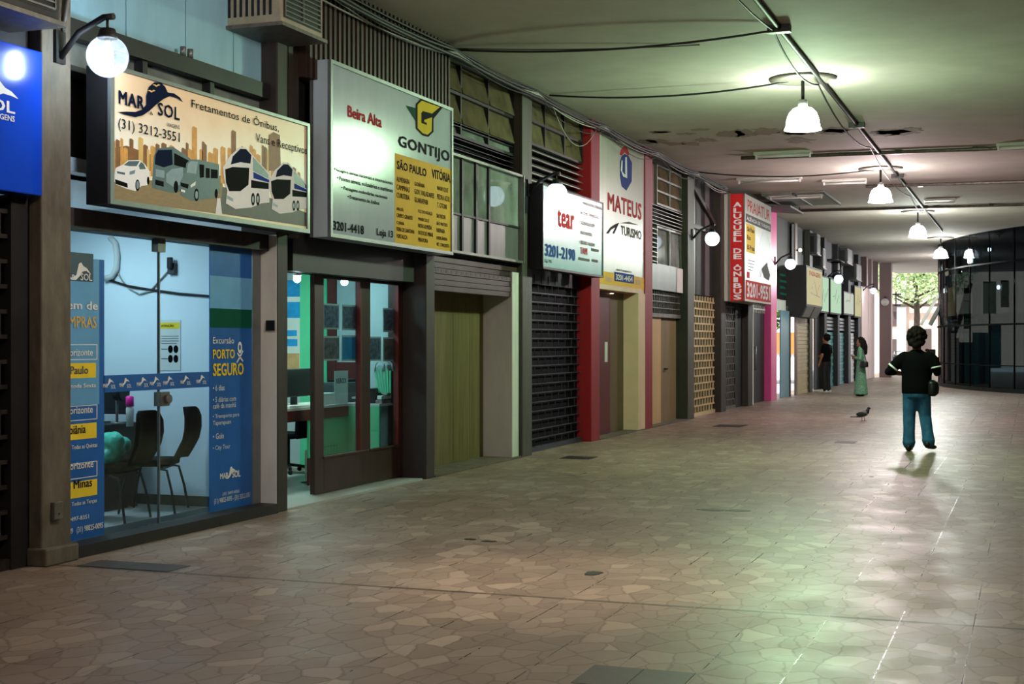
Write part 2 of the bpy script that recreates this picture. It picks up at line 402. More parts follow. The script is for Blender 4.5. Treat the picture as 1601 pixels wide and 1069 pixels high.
# ------------------------------------------------------------------ lettering
_tc = {}
def glyphs(s, bold, sp=1.0):
    bold = max(0, min(bold, .03))
    key = (s, bold, sp)
    if key not in _tc:
        c = bpy.data.curves.new('t', 'FONT'); c.body = s; c.size = 1; c.resolution_u = 2; c.space_character = sp
        o = bpy.data.objects.new('t', c); me = o.to_mesh()
        vs = [(v.co.x, v.co.y, 0) for v in me.vertices]; fs = [tuple(p.vertices) for p in me.polygons]
        if bold:                                          # heavier strokes: the outline laid down again a little to each side
            n = len(vs); base_v, base_f = vs, fs; vs, fs = [], []
            for q, (dx, dy) in enumerate(((-1, -1), (1, -1), (1, 1), (-1, 1))):
                fs += [tuple(i + len(vs) for i in f) for f in base_f]; vs += [(x + dx * bold, y + dy * bold * .7, q * .0004) for x, y, _ in base_v]
        o.to_mesh_clear(); bpy.data.objects.remove(o); bpy.data.curves.remove(c)
        xs = [v[0] for v in vs] or [0, 1]; ys = [v[1] for v in vs] or [0, 1]
        _tc[key] = (vs, fs, min(xs), max(xs), min(ys), max(ys))
    return _tc[key]
def write(mb, s, o, u, v, w, h, m, bold=0, slant=0, sp=1.0):
    """lettering s filling a w x h field that starts at o and runs along u and v"""
    vs, fs, x0, x1, y0, y1 = glyphs(s, bold, sp)
    mb.marks.append((len(mb.v), len(mb.f)))
    o, u, v = Vector(o), Vector(u), Vector(v)
    sx = w / max(x1 - x0, 1e-6); sy = h / max(y1 - y0, 1e-6)
    out = u.cross(v)
    mb.add([o + u * ((x - x0) * sx + slant * (y - y0) * sy) + v * ((y - y0) * sy) + out * q for x, y, q in vs], fs, m)
UY, UZ, UX = (0, 1, 0), (0, 0, 1), (1, 0, 0)
def wr(mb, s, pl, pb, pr, pt, X, m, bold=0, slant=0, sp=1.0):
    """lettering on a sign face x = X between survey pixels (left, bottom-at-left) and (right, top-at-left)"""
    y0, z0 = fac(pl, pb, X); y1 = fy(pr, X); z1 = fz(pl, pt, X)
    write(mb, s, (X, y0, z0), UY, UZ, y1 - y0, z1 - z0, m, bold, slant, sp)
def art(mb, pts, X, m, ox=0, oy=0, sc=1.0):
    mb.poly([(X,) + fac(ox + x / sc, oy + y / sc, X) for x, y in pts], m)
def ell(cx, cy, rx, ry, n=14): return [(cx + rx * math.cos(2 * PI * k / n), cy + ry * math.sin(2 * PI * k / n)) for k in range(n)]

# ================================================================== SETTING
XP, XG, XB = -6.2, -6.36, -6.56            # pillar fronts, glass and shutter plane, backing wall
CH = 4.85
def struct(name, mb, m, label, cat, parent=None, bevel=0):
    o = mb.build(name, m, parent, bevel=bevel)
    return tag(o, label, cat, None, 'structure') if parent is None else o
b = MB().box(-40, 12, -8, 130, -.4, 0)
struct('floor', b, 'palladiana', 'polished floor of irregular beige stone pieces with straight joints', 'floor')
b = MB().box(-6.2, 12, -8, 71, CH, CH + .5).box(-12, -6.2, -8, 36.9, CH, CH + .5).box(-7.6, -6.2, 36.9, 62, CH, CH + .5)
struct('ceiling', b, 'ceiling_paint', 'low stained grey concrete ceiling over the whole arcade', 'ceiling')
for q, lab in (((XB - .2, XB, -8, 10.9, 2.72, CH), 'upper backing wall over the travel shop'), ((XB - .2, XB, 10.9, 36.8, 2.7, CH), 'upper backing wall behind the mezzanine windows'),
               ((XB - .2, XB, 36.8, 62, 3.45, CH), 'upper backing wall behind the far shop signs'), ((XB - .6, XB - .4, 15.0, 23.9, 0, 2.7), 'backing wall of the recessed doorways'), ((XB - .2, XB, 23.9, 36.7, 0, 2.7), 'backing wall behind the pale boards and the beige shutter'), ((XB - .4, XB - .2, 15.0, 23.9, 2.5, 2.7), 'slab over the recessed doorways'),
               ((XB - .2, XB, 45.9, 56.2, 0, 3.45), 'backing wall behind the far shutters'), ((XB - .2, XB, -8, 5, 0, 2.72), 'wall before the blue sign')):
    struct('wall_left', MB().box(*q), 'back_plaster', lab, 'wall')
b = MB().box(6, 6.3, -8, 45, 0, CH)  # out of view, put in to keep sky light out on the right
struct('sky_block_right', b, 'dark_plaster', 'unseen dark wall added on the right to block sky light', 'wall')
b = MB().box(-10, 6.3, -8.3, -8, 0, CH)  # out of view, added to shut off sky light behind the camera
struct('sky_block_back', b, 'dark_plaster', 'unseen dark wall added behind the camera to block sky light', 'wall')

# pillars (fins that stand out from the shopfronts)
PILLARS = [(7.73, 8.04, 'concrete', 'bare tan concrete pillar beside the blue sign'),
  (10.86, 11.05, 'brown_pillar', 'slim pillar with one white painted side and a brown face'),
  (14.1, 14.34, 'brown_pillar', 'dark brown pillar right of the glazed wooden office front'),
  (17.2, 17.58, 'grey_pillar', 'grey green pillar carrying a globe lamp beside the mint sign'),
  (20.25, 20.7, 'red_paint', 'red pillar left of the tall white panel with red lettering'),
  (23.4, 23.9, 'red_paint', 'red pillar right of the tall white panel with red lettering'),
  (26.6, 27.15, 'grey_pillar', 'grey steel pillar left of the beige lattice shutter'),
  (29.7, 30.2, 'brown_pillar', 'dark pillar between the beige lattice shutter and the red sign box'),
  (32.75, 33.3, 'brown_pillar', 'dark pillar under the far edge of the red sign box'),
  (35.85, 36.7, 'pink_paint', 'bright pink pillar'),
  (39.75, 40.15, 'granite', 'brown pillar just beyond the open side passage'),
  (42.5, 43.1, 'grey_pillar', 'grey pillar under the dark box with the cream sign'),
  (45.7, 46.3, 'dark_panel', 'dark pillar directly behind the man in black'),
  (49.0, 49.5, 'dark_panel', 'dark pillar between the two teal shopfronts'),
  (52.0, 52.7, 'dark_panel', 'dark pillar just past the second teal shopfront'),
  (55.1, 55.9, 'dark_panel', 'last dark pillar before the pink stone slabs')]
for i, (a, c, m, lab) in enumerate(PILLARS):
    b = MB().box({0: -6.34, 10: -6.235}.get(i, XB), XP, a, c, 0, CH)
    if i == 0: b.box(-6.34, -6.15, a - .02, c + .02, 0, .12)
    o = struct('pillar', b, m, lab, 'pillar', bevel=.012)
    if i == 1:
        MB().box(XB, XP - .004, a - .006, a, 0, 2.44).build('painted_side', 'white_paint', o, 'white painted side of the pillar')
        s = MB().box(-6.3, -6.22, a - .022, a - .006, 1.6, 1.69, 'black_plastic').build('wall_switch', 'black_plastic', o, 'small black wall switch')
b = MB()
b.box(-6.05, -5.56, 61.5, 62.1, 0, CH)
struct('pillar', b, 'granite', 'wide brown stone pillar at the far end of the arcade', 'pillar')
# stone slabs and fins that close the last bays
for y0, y1, lab in ((56.3, 58.6, 'pinkish stone slab wall right after the last dark pillar'), (58.75, 61.0, 'pinkish stone slab wall beside the wide end pillar')):
    struct('wall_left', MB().box(-6.6, XP, y0, y1, 0, 3.68), 'stone_slab', lab, 'wall', bevel=.02)
for y0, lab in ((56.6, 'first dark fin above the pink stone slabs'), (58.4, 'middle dark fin above the pink stone slabs'), (60.6, 'third dark fin above the pink stone slabs')):
    struct('beam', MB().box(-6.6, -6.05, y0, y0 + .5, 3.68, CH), 'granite', lab, 'beam')
# raised thresholds
b = MB().box(-6.62, -6.19, 8.04, 10.86, 0, .085)
struct('trim_1', b, 'dark_steel', 'dark sill under the glass shopfront', 'sill')
b = MB().box(-9.4, -6.2, 11.05, 14.0, 0, .02)
struct('trim_2', b, 'shop_floor', 'pale stone threshold and floor of the office', 'threshold')
for n, (a, c) in enumerate(((14.34, 17.2), (20.7, 23.4), (23.9, 26.6))):
    struct('trim_%d' % (n + 3), MB().box(-6.95, -6.19, a, c, 0, .02), 'concrete', ('worn step in front of the boarded doorway', 'worn step in front of the brown door between red pillars', 'worn step in front of the pale boards')[n], 'step')

# shells of the two open shops
def shell(n, y0, y1, xb, z1, wall, fl, lab):
    b = MB().box(xb - .1, xb, y0, y1, 0, z1 + .1).box(xb, XB, y0 - .1, y0, 0, z1 + .1)
    b.box(xb, -6.42, y0, y1, z1, z1 + .1)
    struct('wall_left', b, wall, 'inner walls of ' + lab, 'wall')
    if fl: struct('floor', MB().box(xb, -6.42, y0, y1, .0, .03), fl, 'pale floor inside ' + lab, 'floor')
shell(1, 5.3, 10.86, -9.2, 2.72, 'shop_white', 'shop_floor', 'the glass fronted travel shop')
b = MB().box(-9.2, XB, 10.86, 11.06, 0, 2.72)
struct('wall_left', b, 'shop_white', 'white partition wall seen through the glass shopfront', 'wall')
b = MB().box(-9.2, -6.6, 10.835, 10.86, .03, .12)
struct('baseboard_left', b, 'dark_steel', 'dark skirting under the white partition wall', 'skirting')
shell(2, 11.06, 14.9, -9.4, 2.68, 'office_grey', None, 'the office with the counter')
b = MB().box(-9.4, -7.0, 14.9, 15.0, 0, 2.7)
struct('wall_left', b, 'office_grey', 'pale far wall of the office', 'wall')
struct('wall_left', MB().box(-7.1, -7.0, 14.34, 14.9, 0, 2.7), 'office_grey', 'short return wall of the office', 'wall')
b = MB().box(-9.4, XB, 11.06, 11.08, 0.02, 2.66)
struct('wall_left', b, 'office_grey', 'near partition of the office', 'wall')

# ================================================================== BAY 0: blue sign and rolling grille
SB = -6.18
t = thing('shop_sign', 'glossy blue sign box above the near rolling grille', 'sign', (-6.3, 6.4, 2.47))
MB().box(-6.36, SB, 5.0, 7.715, 2.47, 3.43).build('sign_box', 'sign_blue', t, bevel=.01)
b = MB(); X = SB + .003
write(b, 'MAR & SOL', (X, 6.55, fz(23, 178.5, X)), UY, UZ, fy(23.5, X) - 6.55, fz(23, 160, X) - fz(23, 178.5, X), 'ink_white', .02)
write(b, 'VIAGENS', (X, fy(-16, X), fz(23, 191, X)), UY, UZ, fy(23, X) - fy(-16, X), fz(23, 182, X) - fz(23, 191, X), 'ink_white', .015)
art(b, [(-60, 148), (-30, 150), (-15, 140), (-8, 120), (0, 127), (8, 137), (18, 143), (29, 155), (18, 150), (5, 146), (-8, 150), (-30, 158), (-50, 158)], X, 'ink_white')
b.build('lettering', 'ink_white', t, 'white lettering and hat emblem', fix=False)
def grille(name, y0, y1, z0, z1, X, m, label, cat, back=None, row=.115, cell=.15, bar=.012, wide=.02, group=None, half=True):
    """roll-down grille: horizontal rods, short staggered links, bottom rail"""
    t = thing(name, label, cat, (X, (y0 + y1) / 2, z0), group=group)
    b = MB(); n = int((z1 - z0) / row)
    for i in range(n + 1):
        z = z0 + .05 + i * row
        if z > z1: break
        b.box(X - bar, X + bar, y0, y1, z - bar, z + bar)
        k = 0; y = y0 + (cell / 2 if (i % 2 and half) else 0)
        while y <= y1:
            b.box(X - bar * .8, X + bar * .8, y - wide / 2, y + wide / 2, z, min(z + row, z1)); y += cell
    b.build('lattice', m, t)
    MB().box(X - .03, X + .03, y0, y1, z0, z0 + .07).build('bottom_rail', m, t)
    if back: MB().box(X - .09, X - .05, y0, y1, z0, z1).build('backing', back, t, 'dark space behind the grille')
    return t
grille('rolling_grille', 5.0, 7.55, 0, 2.46, -6.34, 'grille_iron', 'rusty brown rolling grille closed under the blue sign', 'grille', 'black_iron', row=.165, cell=.33, bar=.014, wide=.022)
struct('trim_6', MB().box(-6.5, -6.3, 7.55, 7.73, 0, 2.47), 'dark_steel', 'dark jamb between the rusty grille and the concrete pillar', 'jamb')
# air conditioner above the blue sign
def aircon(label, x0, x1, y0, y1, z0, z1, group='window air conditioners', case='ac_case'):
    t = thing('air_conditioner', label, 'air conditioner', ((x0 + x1) / 2, (y0 + y1) / 2, z0), group=group)
    MB().box(x0, x1, y0, y1, z0 + .03, z1).build('casing', case, t, bevel=.015)
    MB().box(x0 - .01, x1 + .03, y0 - .03, y1 + .03, z0, z0 + .03).build('tray', 'old_metal', t)
    b = MB(); n = 14
    for i in range(n):
        z = z0 + .1 + (z1 - z0 - .17) * i / (n - 1); b.box(x1, x1 + .012, y0 + .06, y1 - .06, z - .006, z + .006)
    for i in range(3):
        y = y0 + .06 + (y1 - y0 - .12) * i / 2; b.box(x1, x1 + .014, y - .006, y + .006, z0 + .1, z1 - .07)
    b.build('grille', 'dull_alu', t)
    MB().box(x1 - .002, x1 + .003, y0 + .04, y1 - .04, z0 + .08, z1 - .05).build('fan_opening', 'black_plastic', t)
    b = MB(); n = 9
    for i in range(n):
        x = x0 + .1 + (x1 - x0 - .2) * i / (n - 1); b.box(x - .012, x + .012, y0 - .004, y0, z0 + .1, z1 - .08)
    b.build('side_vent', 'black_plastic', t)
    return t
aircon('air conditioner on a tray above the blue sign', -6.5, -5.87, 6.3, 7.5, 3.53, 4.25, case='dark_steel')
struct('wall_left', MB().box(-6.56, -6.3, 5.0, 7.73, 3.43, CH), 'dark_panel', 'dark panel above the blue sign', 'wall')
t = thing('junction_box', 'small grey junction box low on the concrete pillar', 'box', (XP, 7.83, .28))
MB().box(XP - .002, XP + .035, 7.82, 7.91, .3, .42).build('cover', 'old_metal', t, bevel=.006)
MB().tube([(XP + .036, 7.865, .34), (XP + .04, 7.865, .34)], .007, n=8).build('screw', 'dark_steel', t)

# ================================================================== GLOBE WALL LAMPS
def globe_lamp(Y, Z, label, lit=True, clear=False, X0=XP, gx=-5.8):
    t = thing('globe_lamp', label, 'wall lamp', (X0, Y, Z - .25), group='globe lamps on the pillars')
    MB().box(X0 - .002, X0 + .025, Y - .05, Y + .05, Z - .02, Z + .2).build('wall_plate', 'dark_steel', t)
    MB().tube([(X0 + .02, Y, Z + .02), (X0 + .17, Y, Z + .18), (gx - .03, Y, Z + .265), (gx + .05, Y, Z + .265)], .022, n=10).build('arm', 'dark_steel', t)
    MB().tube([(gx, Y, Z + .25), (gx, Y, Z + .17)], .01, n=8).build('stem', 'dark_steel', t)
    MB().tube([(gx, Y, Z + .185), (gx, Y, Z + .135), (gx, Y, Z + .12)], [.05, .065, .065], n=20).build('cap', 'dark_steel', t)
    MB().ball((gx, Y, Z), .14, n=28, h=18).build('globe', 'globe_glass' if clear or not lit else 'globe_glow', t)
    if clear:
        g = MB(); g.tube([(gx, Y, Z + .12), (gx, Y, Z + .08)], .02, 'white_plastic', n=10)
        g.rings([(gx, Y, Z + .08, .02, .02), (gx, Y, Z + .05, .034, .034), (gx, Y, Z - .05, .042, .042), (gx, Y, Z - .085, .03, .03), (gx, Y, Z - .095, .005, .005)], 'globe_bulb', 14)
        g.build('bulb', 'globe_bulb', t)
    return t
globe_lamp(7.9, 3.41, 'clear globe lamp with a visible bulb on the concrete pillar', clear=True)
globe_lamp(17.4, 3.43, 'lit white globe lamp in front of the mint sign')
globe_lamp(26.95, 3.5, 'lit white globe lamp left of the red sign box')
globe_lamp(36.4, 3.5, 'lit white globe lamp just past the pink pillar')
globe_lamp(46.05, 3.52, 'lit white globe lamp in front of the pale green lit signs')
globe_lamp(56.6, 3.5, 'lit globe lamp in front of the pink stone slabs', clear=True)
t = thing('globe_lamp', 'unlit globe lamp on the wide stone pillar', 'wall lamp', (-5.78, 61.5, 3.1), group='globe lamps on the pillars')
MB().box(-5.84, -5.72, 61.47, 61.5, 3.1, 3.4).build('wall_plate', 'dark_steel', t)
MB().tube([(-5.78, 61.48, 3.35), (-5.78, 61.2, 3.42), (-5.78, 61.15, 3.35), (-5.78, 61.15, 3.3)], .022, n=8).build('arm', 'dark_steel', t)
MB().ball((-5.78, 61.15, 3.18), .16, n=20).build('globe', 'sign_white', t)

# ================================================================== BAY 1: travel shop
Xs = -6.0
t = thing('shop_sign', 'wide sunset picture sign with a car, vans and coaches', 'sign', (Xs, 9.6, 2.42))
ya, yb, za, zb = 8.19, 11.07, 2.46, 3.43
MB().box(Xs - .19, Xs - .012, ya, yb, za, zb).build('sign_box', 'black_iron', t)
b = MB(); w = .045
b.box(Xs - .012, Xs + .012, ya, ya + w, za, zb).box(Xs - .012, Xs + .012, yb - w, yb, za, zb).box(Xs - .012, Xs + .012, ya + w, yb - w, za, za + w * .8).box(Xs - .012, Xs + .012, ya + w, yb - w, zb - w * .6, zb)
b.build('frame', 'aluminium', t)
MB().box(Xs - .012, Xs - .004, ya + w, yb - w, za + .03, zb - .02).build('panel', 'print_sunset', t)
O = (160, 90, 3.96)
def A(mb, pts, k, m): art(mb, pts, Xs - .003 + k * .0008, m, *O)
b = MB()
A(b, [(58, 870), (62, 770), (300, 760), (740, 730), (760, 960), (700, 965), (400, 925), (120, 888)], 0, 'ink_road')
A(b, [(725, 965), (745, 800), (1020, 860), (1262, 960), (1264, 1045)], .3, 'ink_asphalt')
A(b, [(700, 968), (712, 870), (730, 870), (742, 972)], 1, 'ink_white')
b.build('printed_road', 'ink_road', t, fix=False)
b = MB(); rr = random.Random(3); x = 62
A(b, [(62, 640), (62, 560), (150, 545), (300, 600), (320, 700), (62, 720)], 0, 'ink_brown')
while x < 1225:
    wd = rr.uniform(14, 34); skip = 300 < x < 480 and False
    base = 640 + (x - 60) * .1; tall = rr.uniform(110, 260) if (490 < x < 620 or 690 < x < 1020) else rr.uniform(70, 170)
    if x > 1080: tall *= .6
    A(b, [(x, base + 70), (x, base - tall), (x + wd * .3, base - tall - 8), (x + wd, base - tall + 4), (x + wd, base + 74)], rr.choice((.2, .4, .6)), rr.choice(('ink_brown', 'ink_gold', 'ink_brown', 'ink_tan', 'ink_gold')))
    x += wd * rr.uniform(.7, 1.5)
A(b, [(1030, 700), (1030, 480), (1060, 460), (1100, 480), (1105, 700)], .7, 'ink_brown')
b.build('printed_skyline', 'ink_brown', t, fix=False)
# printed vehicles
b = MB()
A(b, [(76, 715), (84, 682), (128, 662), (160, 636), (230, 634), (262, 658), (290, 700), (292, 762), (282, 788), (242, 796), (205, 826), (150, 812), (84, 785), (75, 760)], 1, 'ink_white')
A(b, [(132, 665), (163, 641), (232, 640), (212, 672), (170, 672)], 1.6, 'ink_slate')
A(b, [(225, 668), (240, 645), (258, 660), (270, 690), (232, 692)], 1.6, 'ink_slate')
A(b, [(78, 752), (155, 778), (158, 806), (82, 782)], 1.6, 'ink_black')
A(b, [(90, 703), (140, 712), (140, 726), (92, 716)], 1.6, 'ink_slate'); A(b, [(168, 706), (205, 694), (200, 718), (168, 726)], 1.6, 'ink_steel')
A(b, ell(218, 790, 14, 36), 1.6, 'ink_black'); A(b, ell(219, 788, 9, 25), 2, 'ink_steel'); A(b, ell(284, 762, 8, 26), 1.6, 'ink_black')
b.build('printed_car', 'ink_white', t, 'white car printed on the sign', fix=False)
b = MB()
A(b, [(308, 780), (318, 612), (338, 562), (438, 552), (545, 625), (545, 800), (470, 835), (440, 838), (330, 812), (312, 806)], 1, 'ink_slate')
A(b, [(325, 660), (330, 600), (345, 572), (432, 570), (436, 662), (380, 680)], 1.4, 'ink_navy')
A(b, [(445, 590), (540, 640), (540, 690), (445, 665)], 1.4, 'ink_black')
A(b, [(330, 690), (385, 700), (385, 745), (330, 735)], 1.4, 'ink_steel'); A(b, [(328, 755), (380, 768), (380, 800), (328, 786)], 1.6, 'ink_black')
A(b, [(395, 720), (430, 690), (500, 680), (500, 780), (440, 800), (395, 770)], 1.3, 'ink_steel'); A(b, ell(456, 800, 14, 38), 1.6, 'ink_black')
b.build('printed_midibus', 'ink_slate', t, 'dark blue bus printed on the sign', fix=False)
b = MB()
A(b, [(480, 770), (512, 718), (520, 655), (545, 630), (600, 632), (722, 660), (726, 830), (700, 865), (600, 880), (560, 888), (488, 850)], 2, 'ink_slate')
A(b, [(522, 712), (530, 660), (548, 640), (592, 645), (580, 720)], 2.4, 'ink_steel')
A(b, [(600, 660), (630, 664), (630, 740), (604, 745)], 2.4, 'ink_black'); A(b, [(640, 682), (665, 686), (665, 745), (640, 745)], 2.4, 'ink_black'); A(b, [(672, 690), (715, 695), (715, 748), (672, 747)], 2.4, 'ink_black')
A(b, [(485, 772), (535, 785), (530, 812), (485, 795)], 2.4, 'ink_black'); A(b, [(545, 790), (580, 765), (575, 790), (548, 805)], 2.4, 'ink_white')
A(b, [(488, 815), (512, 822), (512, 836), (488, 829)], 2.4, 'ink_white')
A(b, ell(583, 850, 15, 40), 2.4, 'ink_black'); A(b, ell(584, 850, 9, 25), 2.7, 'ink_steel'); A(b, ell(705, 842, 10, 30), 2.4, 'ink_black')
b.build('printed_van', 'ink_slate', t, 'dark green van printed on the sign', fix=False)
def coach(ox, oy, s, name, lab):
    b = MB()
    def q(pts): return [(ox + x * s, oy + y * s) for x, y in pts]
    A(b, q([(0, 130), (45, 55), (110, 0), (150, 8), (185, 50), (290, 165), (290, 345), (240, 350), (180, 375), (80, 385), (20, 350), (28, 270), (8, 200)]), 3, 'ink_white')
    A(b, q([(50, 110), (62, 60), (110, 12), (145, 14), (178, 52), (172, 105), (110, 95)]), 3.4, 'ink_navy')
    A(b, q([(15, 140), (60, 125), (165, 130), (160, 235), (110, 275), (40, 275), (20, 220)]), 3.4, 'ink_black')
    A(b, q([(188, 62), (285, 172), (285, 198), (188, 150)]), 3.4, 'ink_slate'); A(b, q([(176, 205), (285, 225), (285, 262), (176, 255)]), 3.4, 'ink_black')
    A(b, q([(190, 155), (288, 205), (288, 222), (190, 195)]), 3.5, 'ink_blue')
    A(b, q([(28, 300), (65, 320), (65, 340), (28, 322)]), 3.5, 'ink_steel')
    for cx in (188, 218): A(b, [(ox + x * s, oy + y * s) for x, y in ell(cx, 325, 12, 40)], 3.5, 'ink_black'); A(b, [(ox + x * s, oy + y * s) for x, y in ell(cx, 325, 6, 22)], 3.7, 'ink_steel')
    b.build(name, 'ink_white', t, lab, fix=False)
coach(745, 552, 1.0, 'printed_coach', 'larger double deck coach printed on the sign')
coach(1032, 650, .82, 'printed_coach', 'smaller coach printed at the sign edge')
b = MB(); Xl = Xs + .003
wr(b, 'MAR', 185.3, 161.5, 225.5, 140.5, Xl, 'ink_navy', .03, sp=1.1); wr(b, 'SOL', 247, 179.8, 281, 159.3, Xl, 'ink_navy', .016, sp=1.08)
wr(b, 'VIAGENS', 261, 197.2, 281, 191.3, Xl, 'ink_navy'); wr(b, '&', 234.5, 179, 239.5, 174, Xl, 'ink_navy')
art(b, [(95, 337), (150, 334), (205, 336), (245, 322), (272, 292), (272, 240), (288, 182), (322, 153), (362, 154), (390, 182), (405, 215), (445, 222), (480, 246), (500, 276), (462, 250), (420, 238), (380, 256), (335, 290), (292, 330), (250, 358), (205, 368), (150, 354)], Xl, 'ink_navy', *O)
for cx, cy in ((335, 172), (305, 207)):
    art(b, [(cx - 25, cy - 4), (cx - 8, cy - 6), (cx, cy), (cx + 12, cy - 8), (cx + 25, cy - 2), (cx + 8, cy + 4), (cx - 2, cy + 9), (cx - 10, cy + 2)], Xl + .001, 'ink_tan', *O)
b.build('logo', 'ink_navy', t, 'dark blue hat emblem and name', fix=False)
b = MB()
wr(b, '(31) 3212-3551', 185, 204.5, 281, 184, Xl, 'ink_black', -.008)
wr(b, 'Fretamentos de Ônibus,', 299.6, 169.5, 436, 152, Xl, 'ink_black', -.004)
wr(b, 'Vans e Receptivos', 400, 225, 480, 208, Xl, 'ink_black', -.004)
b.build('lettering', 'ink_black', t, fix=False)
# what is above the sunset sign
t = thing('wall_panel', 'pale blue mezzanine panels over the sunset sign', 'panel', (XG, 9.5, 3.76))
ys = [8.04, fy(197, XG), fy(290, XG), fy(365, XG), 10.94]
for a, c in zip(ys, ys[1:]): MB().box(XB, XG, a + .006, c - .006, 3.76, CH).build('panel', 'blue_grey_panel', t)
b = MB().box(XB, -6.27, 8.04, 11.0, 3.63, 3.76).box(XB, -6.3, 8.04, 11.0, 3.40, 3.44)
for px in (227, 332, 425): b.box(XB, -6.3, fy(px, -6.3) - .03, fy(px, -6.3) + .03, 3.44, 3.63)
b.build('rail', 'dark_steel', t)
MB().box(XB, -6.38, 8.04, 11.0, 3.44, 3.63).build('strip_window', 'pale_glass', t)
b = MB(); y = fy(288, -6.27)
for d in (0, .1): b.tube([(-6.28, y + d, 3.76), (-6.28, y + d, 3.83)], .025, n=8)
b.build('clamp', 'dull_alu', t)
aircon('air conditioner sticking out at the top between the two big signs', -6.5, -5.85, 10.31, 11.05, 4.13, 4.83)
# header, glass doors
t = thing('glass_shopfront', 'frameless glass shopfront of the travel shop with blue banners', 'shopfront', (-6.38, 9.4, .085))
b = MB().box(-6.5, -6.34, 7.75, 10.86, 2.3, 2.44).box(-6.34, -6.28, 8.045, 10.86, 2.3, 2.44)
b.build('header', 'brown_pillar', t)
MB().box(-6.4, -6.36, 10.72, 10.86, .085, 2.3).build('jamb', 'aluminium', t)
yd = fy(248, -6.38)
p1 = MB().box(-6.386, -6.374, 7.74, yd - .006, .09, 2.3).build('glass_pane', 'clear_glass', t)
p2 = MB().box(-6.386, -6.374, yd + .006, 10.72, .09, 2.3).build('glass_pane', 'clear_glass', t)
MB().box(-6.39, -6.37, yd - .006, yd + .006, .09, 2.3).build('door_edge', 'aluminium', t)
MB().box(-6.41, -6.35, yd - .05, yd + .05, 2.2, 2.3).build('clamp', 'dull_alu', t)
b = MB().box(-6.41, -6.345, yd - .02, yd + .1, 1.0, 1.11)
b.tube([(-6.34, yd + .05, 1.055), (-6.31, yd + .05, 1.055)], .035, n=12).build('lock', 'dull_alu', t)
Xb = -6.366
def banner(name, pl, pr, lab): return None
# blue band with repeated emblem
b = MB().box(-6.373, Xb, fy(162, Xb), fy(327, Xb), 1.13, 1.255)
bd = b.build('band', 'banner_blue', t, 'blue film band across the glass')
b = MB(); X = Xb + .002
def hat(mb, y, z, s, X, m):
    pts = [(-1, -.35), (-.6, -.38), (-.3, -.2), (-.2, .1), (-.1, .4), (.1, .5), (.3, .3), (.6, .2), (1, -.15), (.55, .05), (.25, 0), (0, -.25), (-.35, -.5), (-.7, -.5)]
    mb.poly([(X, y + p * s, z + q * s) for p, q in pts], m)
for px in (171, 196, 223, 243, 264, 290, 315):
    b = MB(); y = fy(px, X); hat(b, y, 1.205, .055, X, 'ink_white')
    write(b, 'MAR', (X, y - .075, 1.165), UY, UZ, .055, .03, 'ink_white', .01); write(b, 'SOL', (X, y + .02, 1.155), UY, UZ, .055, .03, 'ink_white', .01)
    b.build('emblem', 'ink_white', bd, fix=False)
# left banner
yl, yr = 7.76, fy(163, Xb)
bl = MB().box(-6.373, Xb, yl, yr, .09, 2.1).build('banner', 'banner_blue', t, 'left blue banner listing destinations')
MB().box(Xb, Xb + .001, yl, yr - .06, 1.05, 2.1, None).build('pale_field', 'banner_pale', bl)
b = MB()
def bar_(px0, px1, pt, pb, m, k=0):
    b.box(X - .0005, X + k, fy(px0, X), fy(px1, X), fz(px1, pb, X), fz(px1, pt, X), m)
bar_(100, 150, 567, 590, 'ink_yellow'); bar_(100, 151, 660, 684, 'ink_yellow'); bar_(100, 152, 748, 773, 'ink_yellow')
bar_(100, 146, 397, 441, 'ink_slate')
for z0, z1 in ((538, 562), (632, 655), (720, 744)):
    bar_(100, 152, z0, z0 + 1.2, 'ink_white'); bar_(100, 152, z1 - 1.2, z1, 'ink_white'); bar_(151, 152.2, z0, z1, 'ink_white')
X = Xb + .004
for s, l, bt, r, tp, m in (('Viagem de', 70, 486, 153, 468, 'ink_white'), ('COMPRAS', 84, 512, 151, 493, 'ink_tan'), ('Belo Horizonte', 78, 557, 145, 545, 'ink_white'), ('São Paulo', 86, 586, 138, 573, 'ink_slate'),
    ('saída toda Sexta', 90, 608, 150, 601, 'ink_white'), ('Belo Horizonte', 78, 650, 145, 638, 'ink_white'), ('Goiânia', 100, 680, 134, 666, 'ink_navy'), ('Todas as Quintas', 112, 704, 152, 696, 'ink_white'),
    ('Belo Horizonte', 78, 739, 146, 727, 'ink_white'), ('Sul de Minas', 78, 770, 144, 756, 'ink_navy'), ('Todas as Terças', 112, 793, 151, 785, 'ink_white'), ('(31) 9497-8351', 92, 821, 139, 812, 'ink_white'),
    ('88289   (31) 98825-0095', 98, 840, 161, 828, 'ink_white'), ('MAR', 98, 436, 118, 428, 'ink_white'), ('SOL', 126, 438, 144, 427, 'ink_white')):
    wr(b, s, l, bt, r, tp, X, m, .015)
hat(b, fy(125, X), fz(125, 424, X), .13, X, 'ink_white')
b.build('lettering', 'ink_white', bl, fix=False)
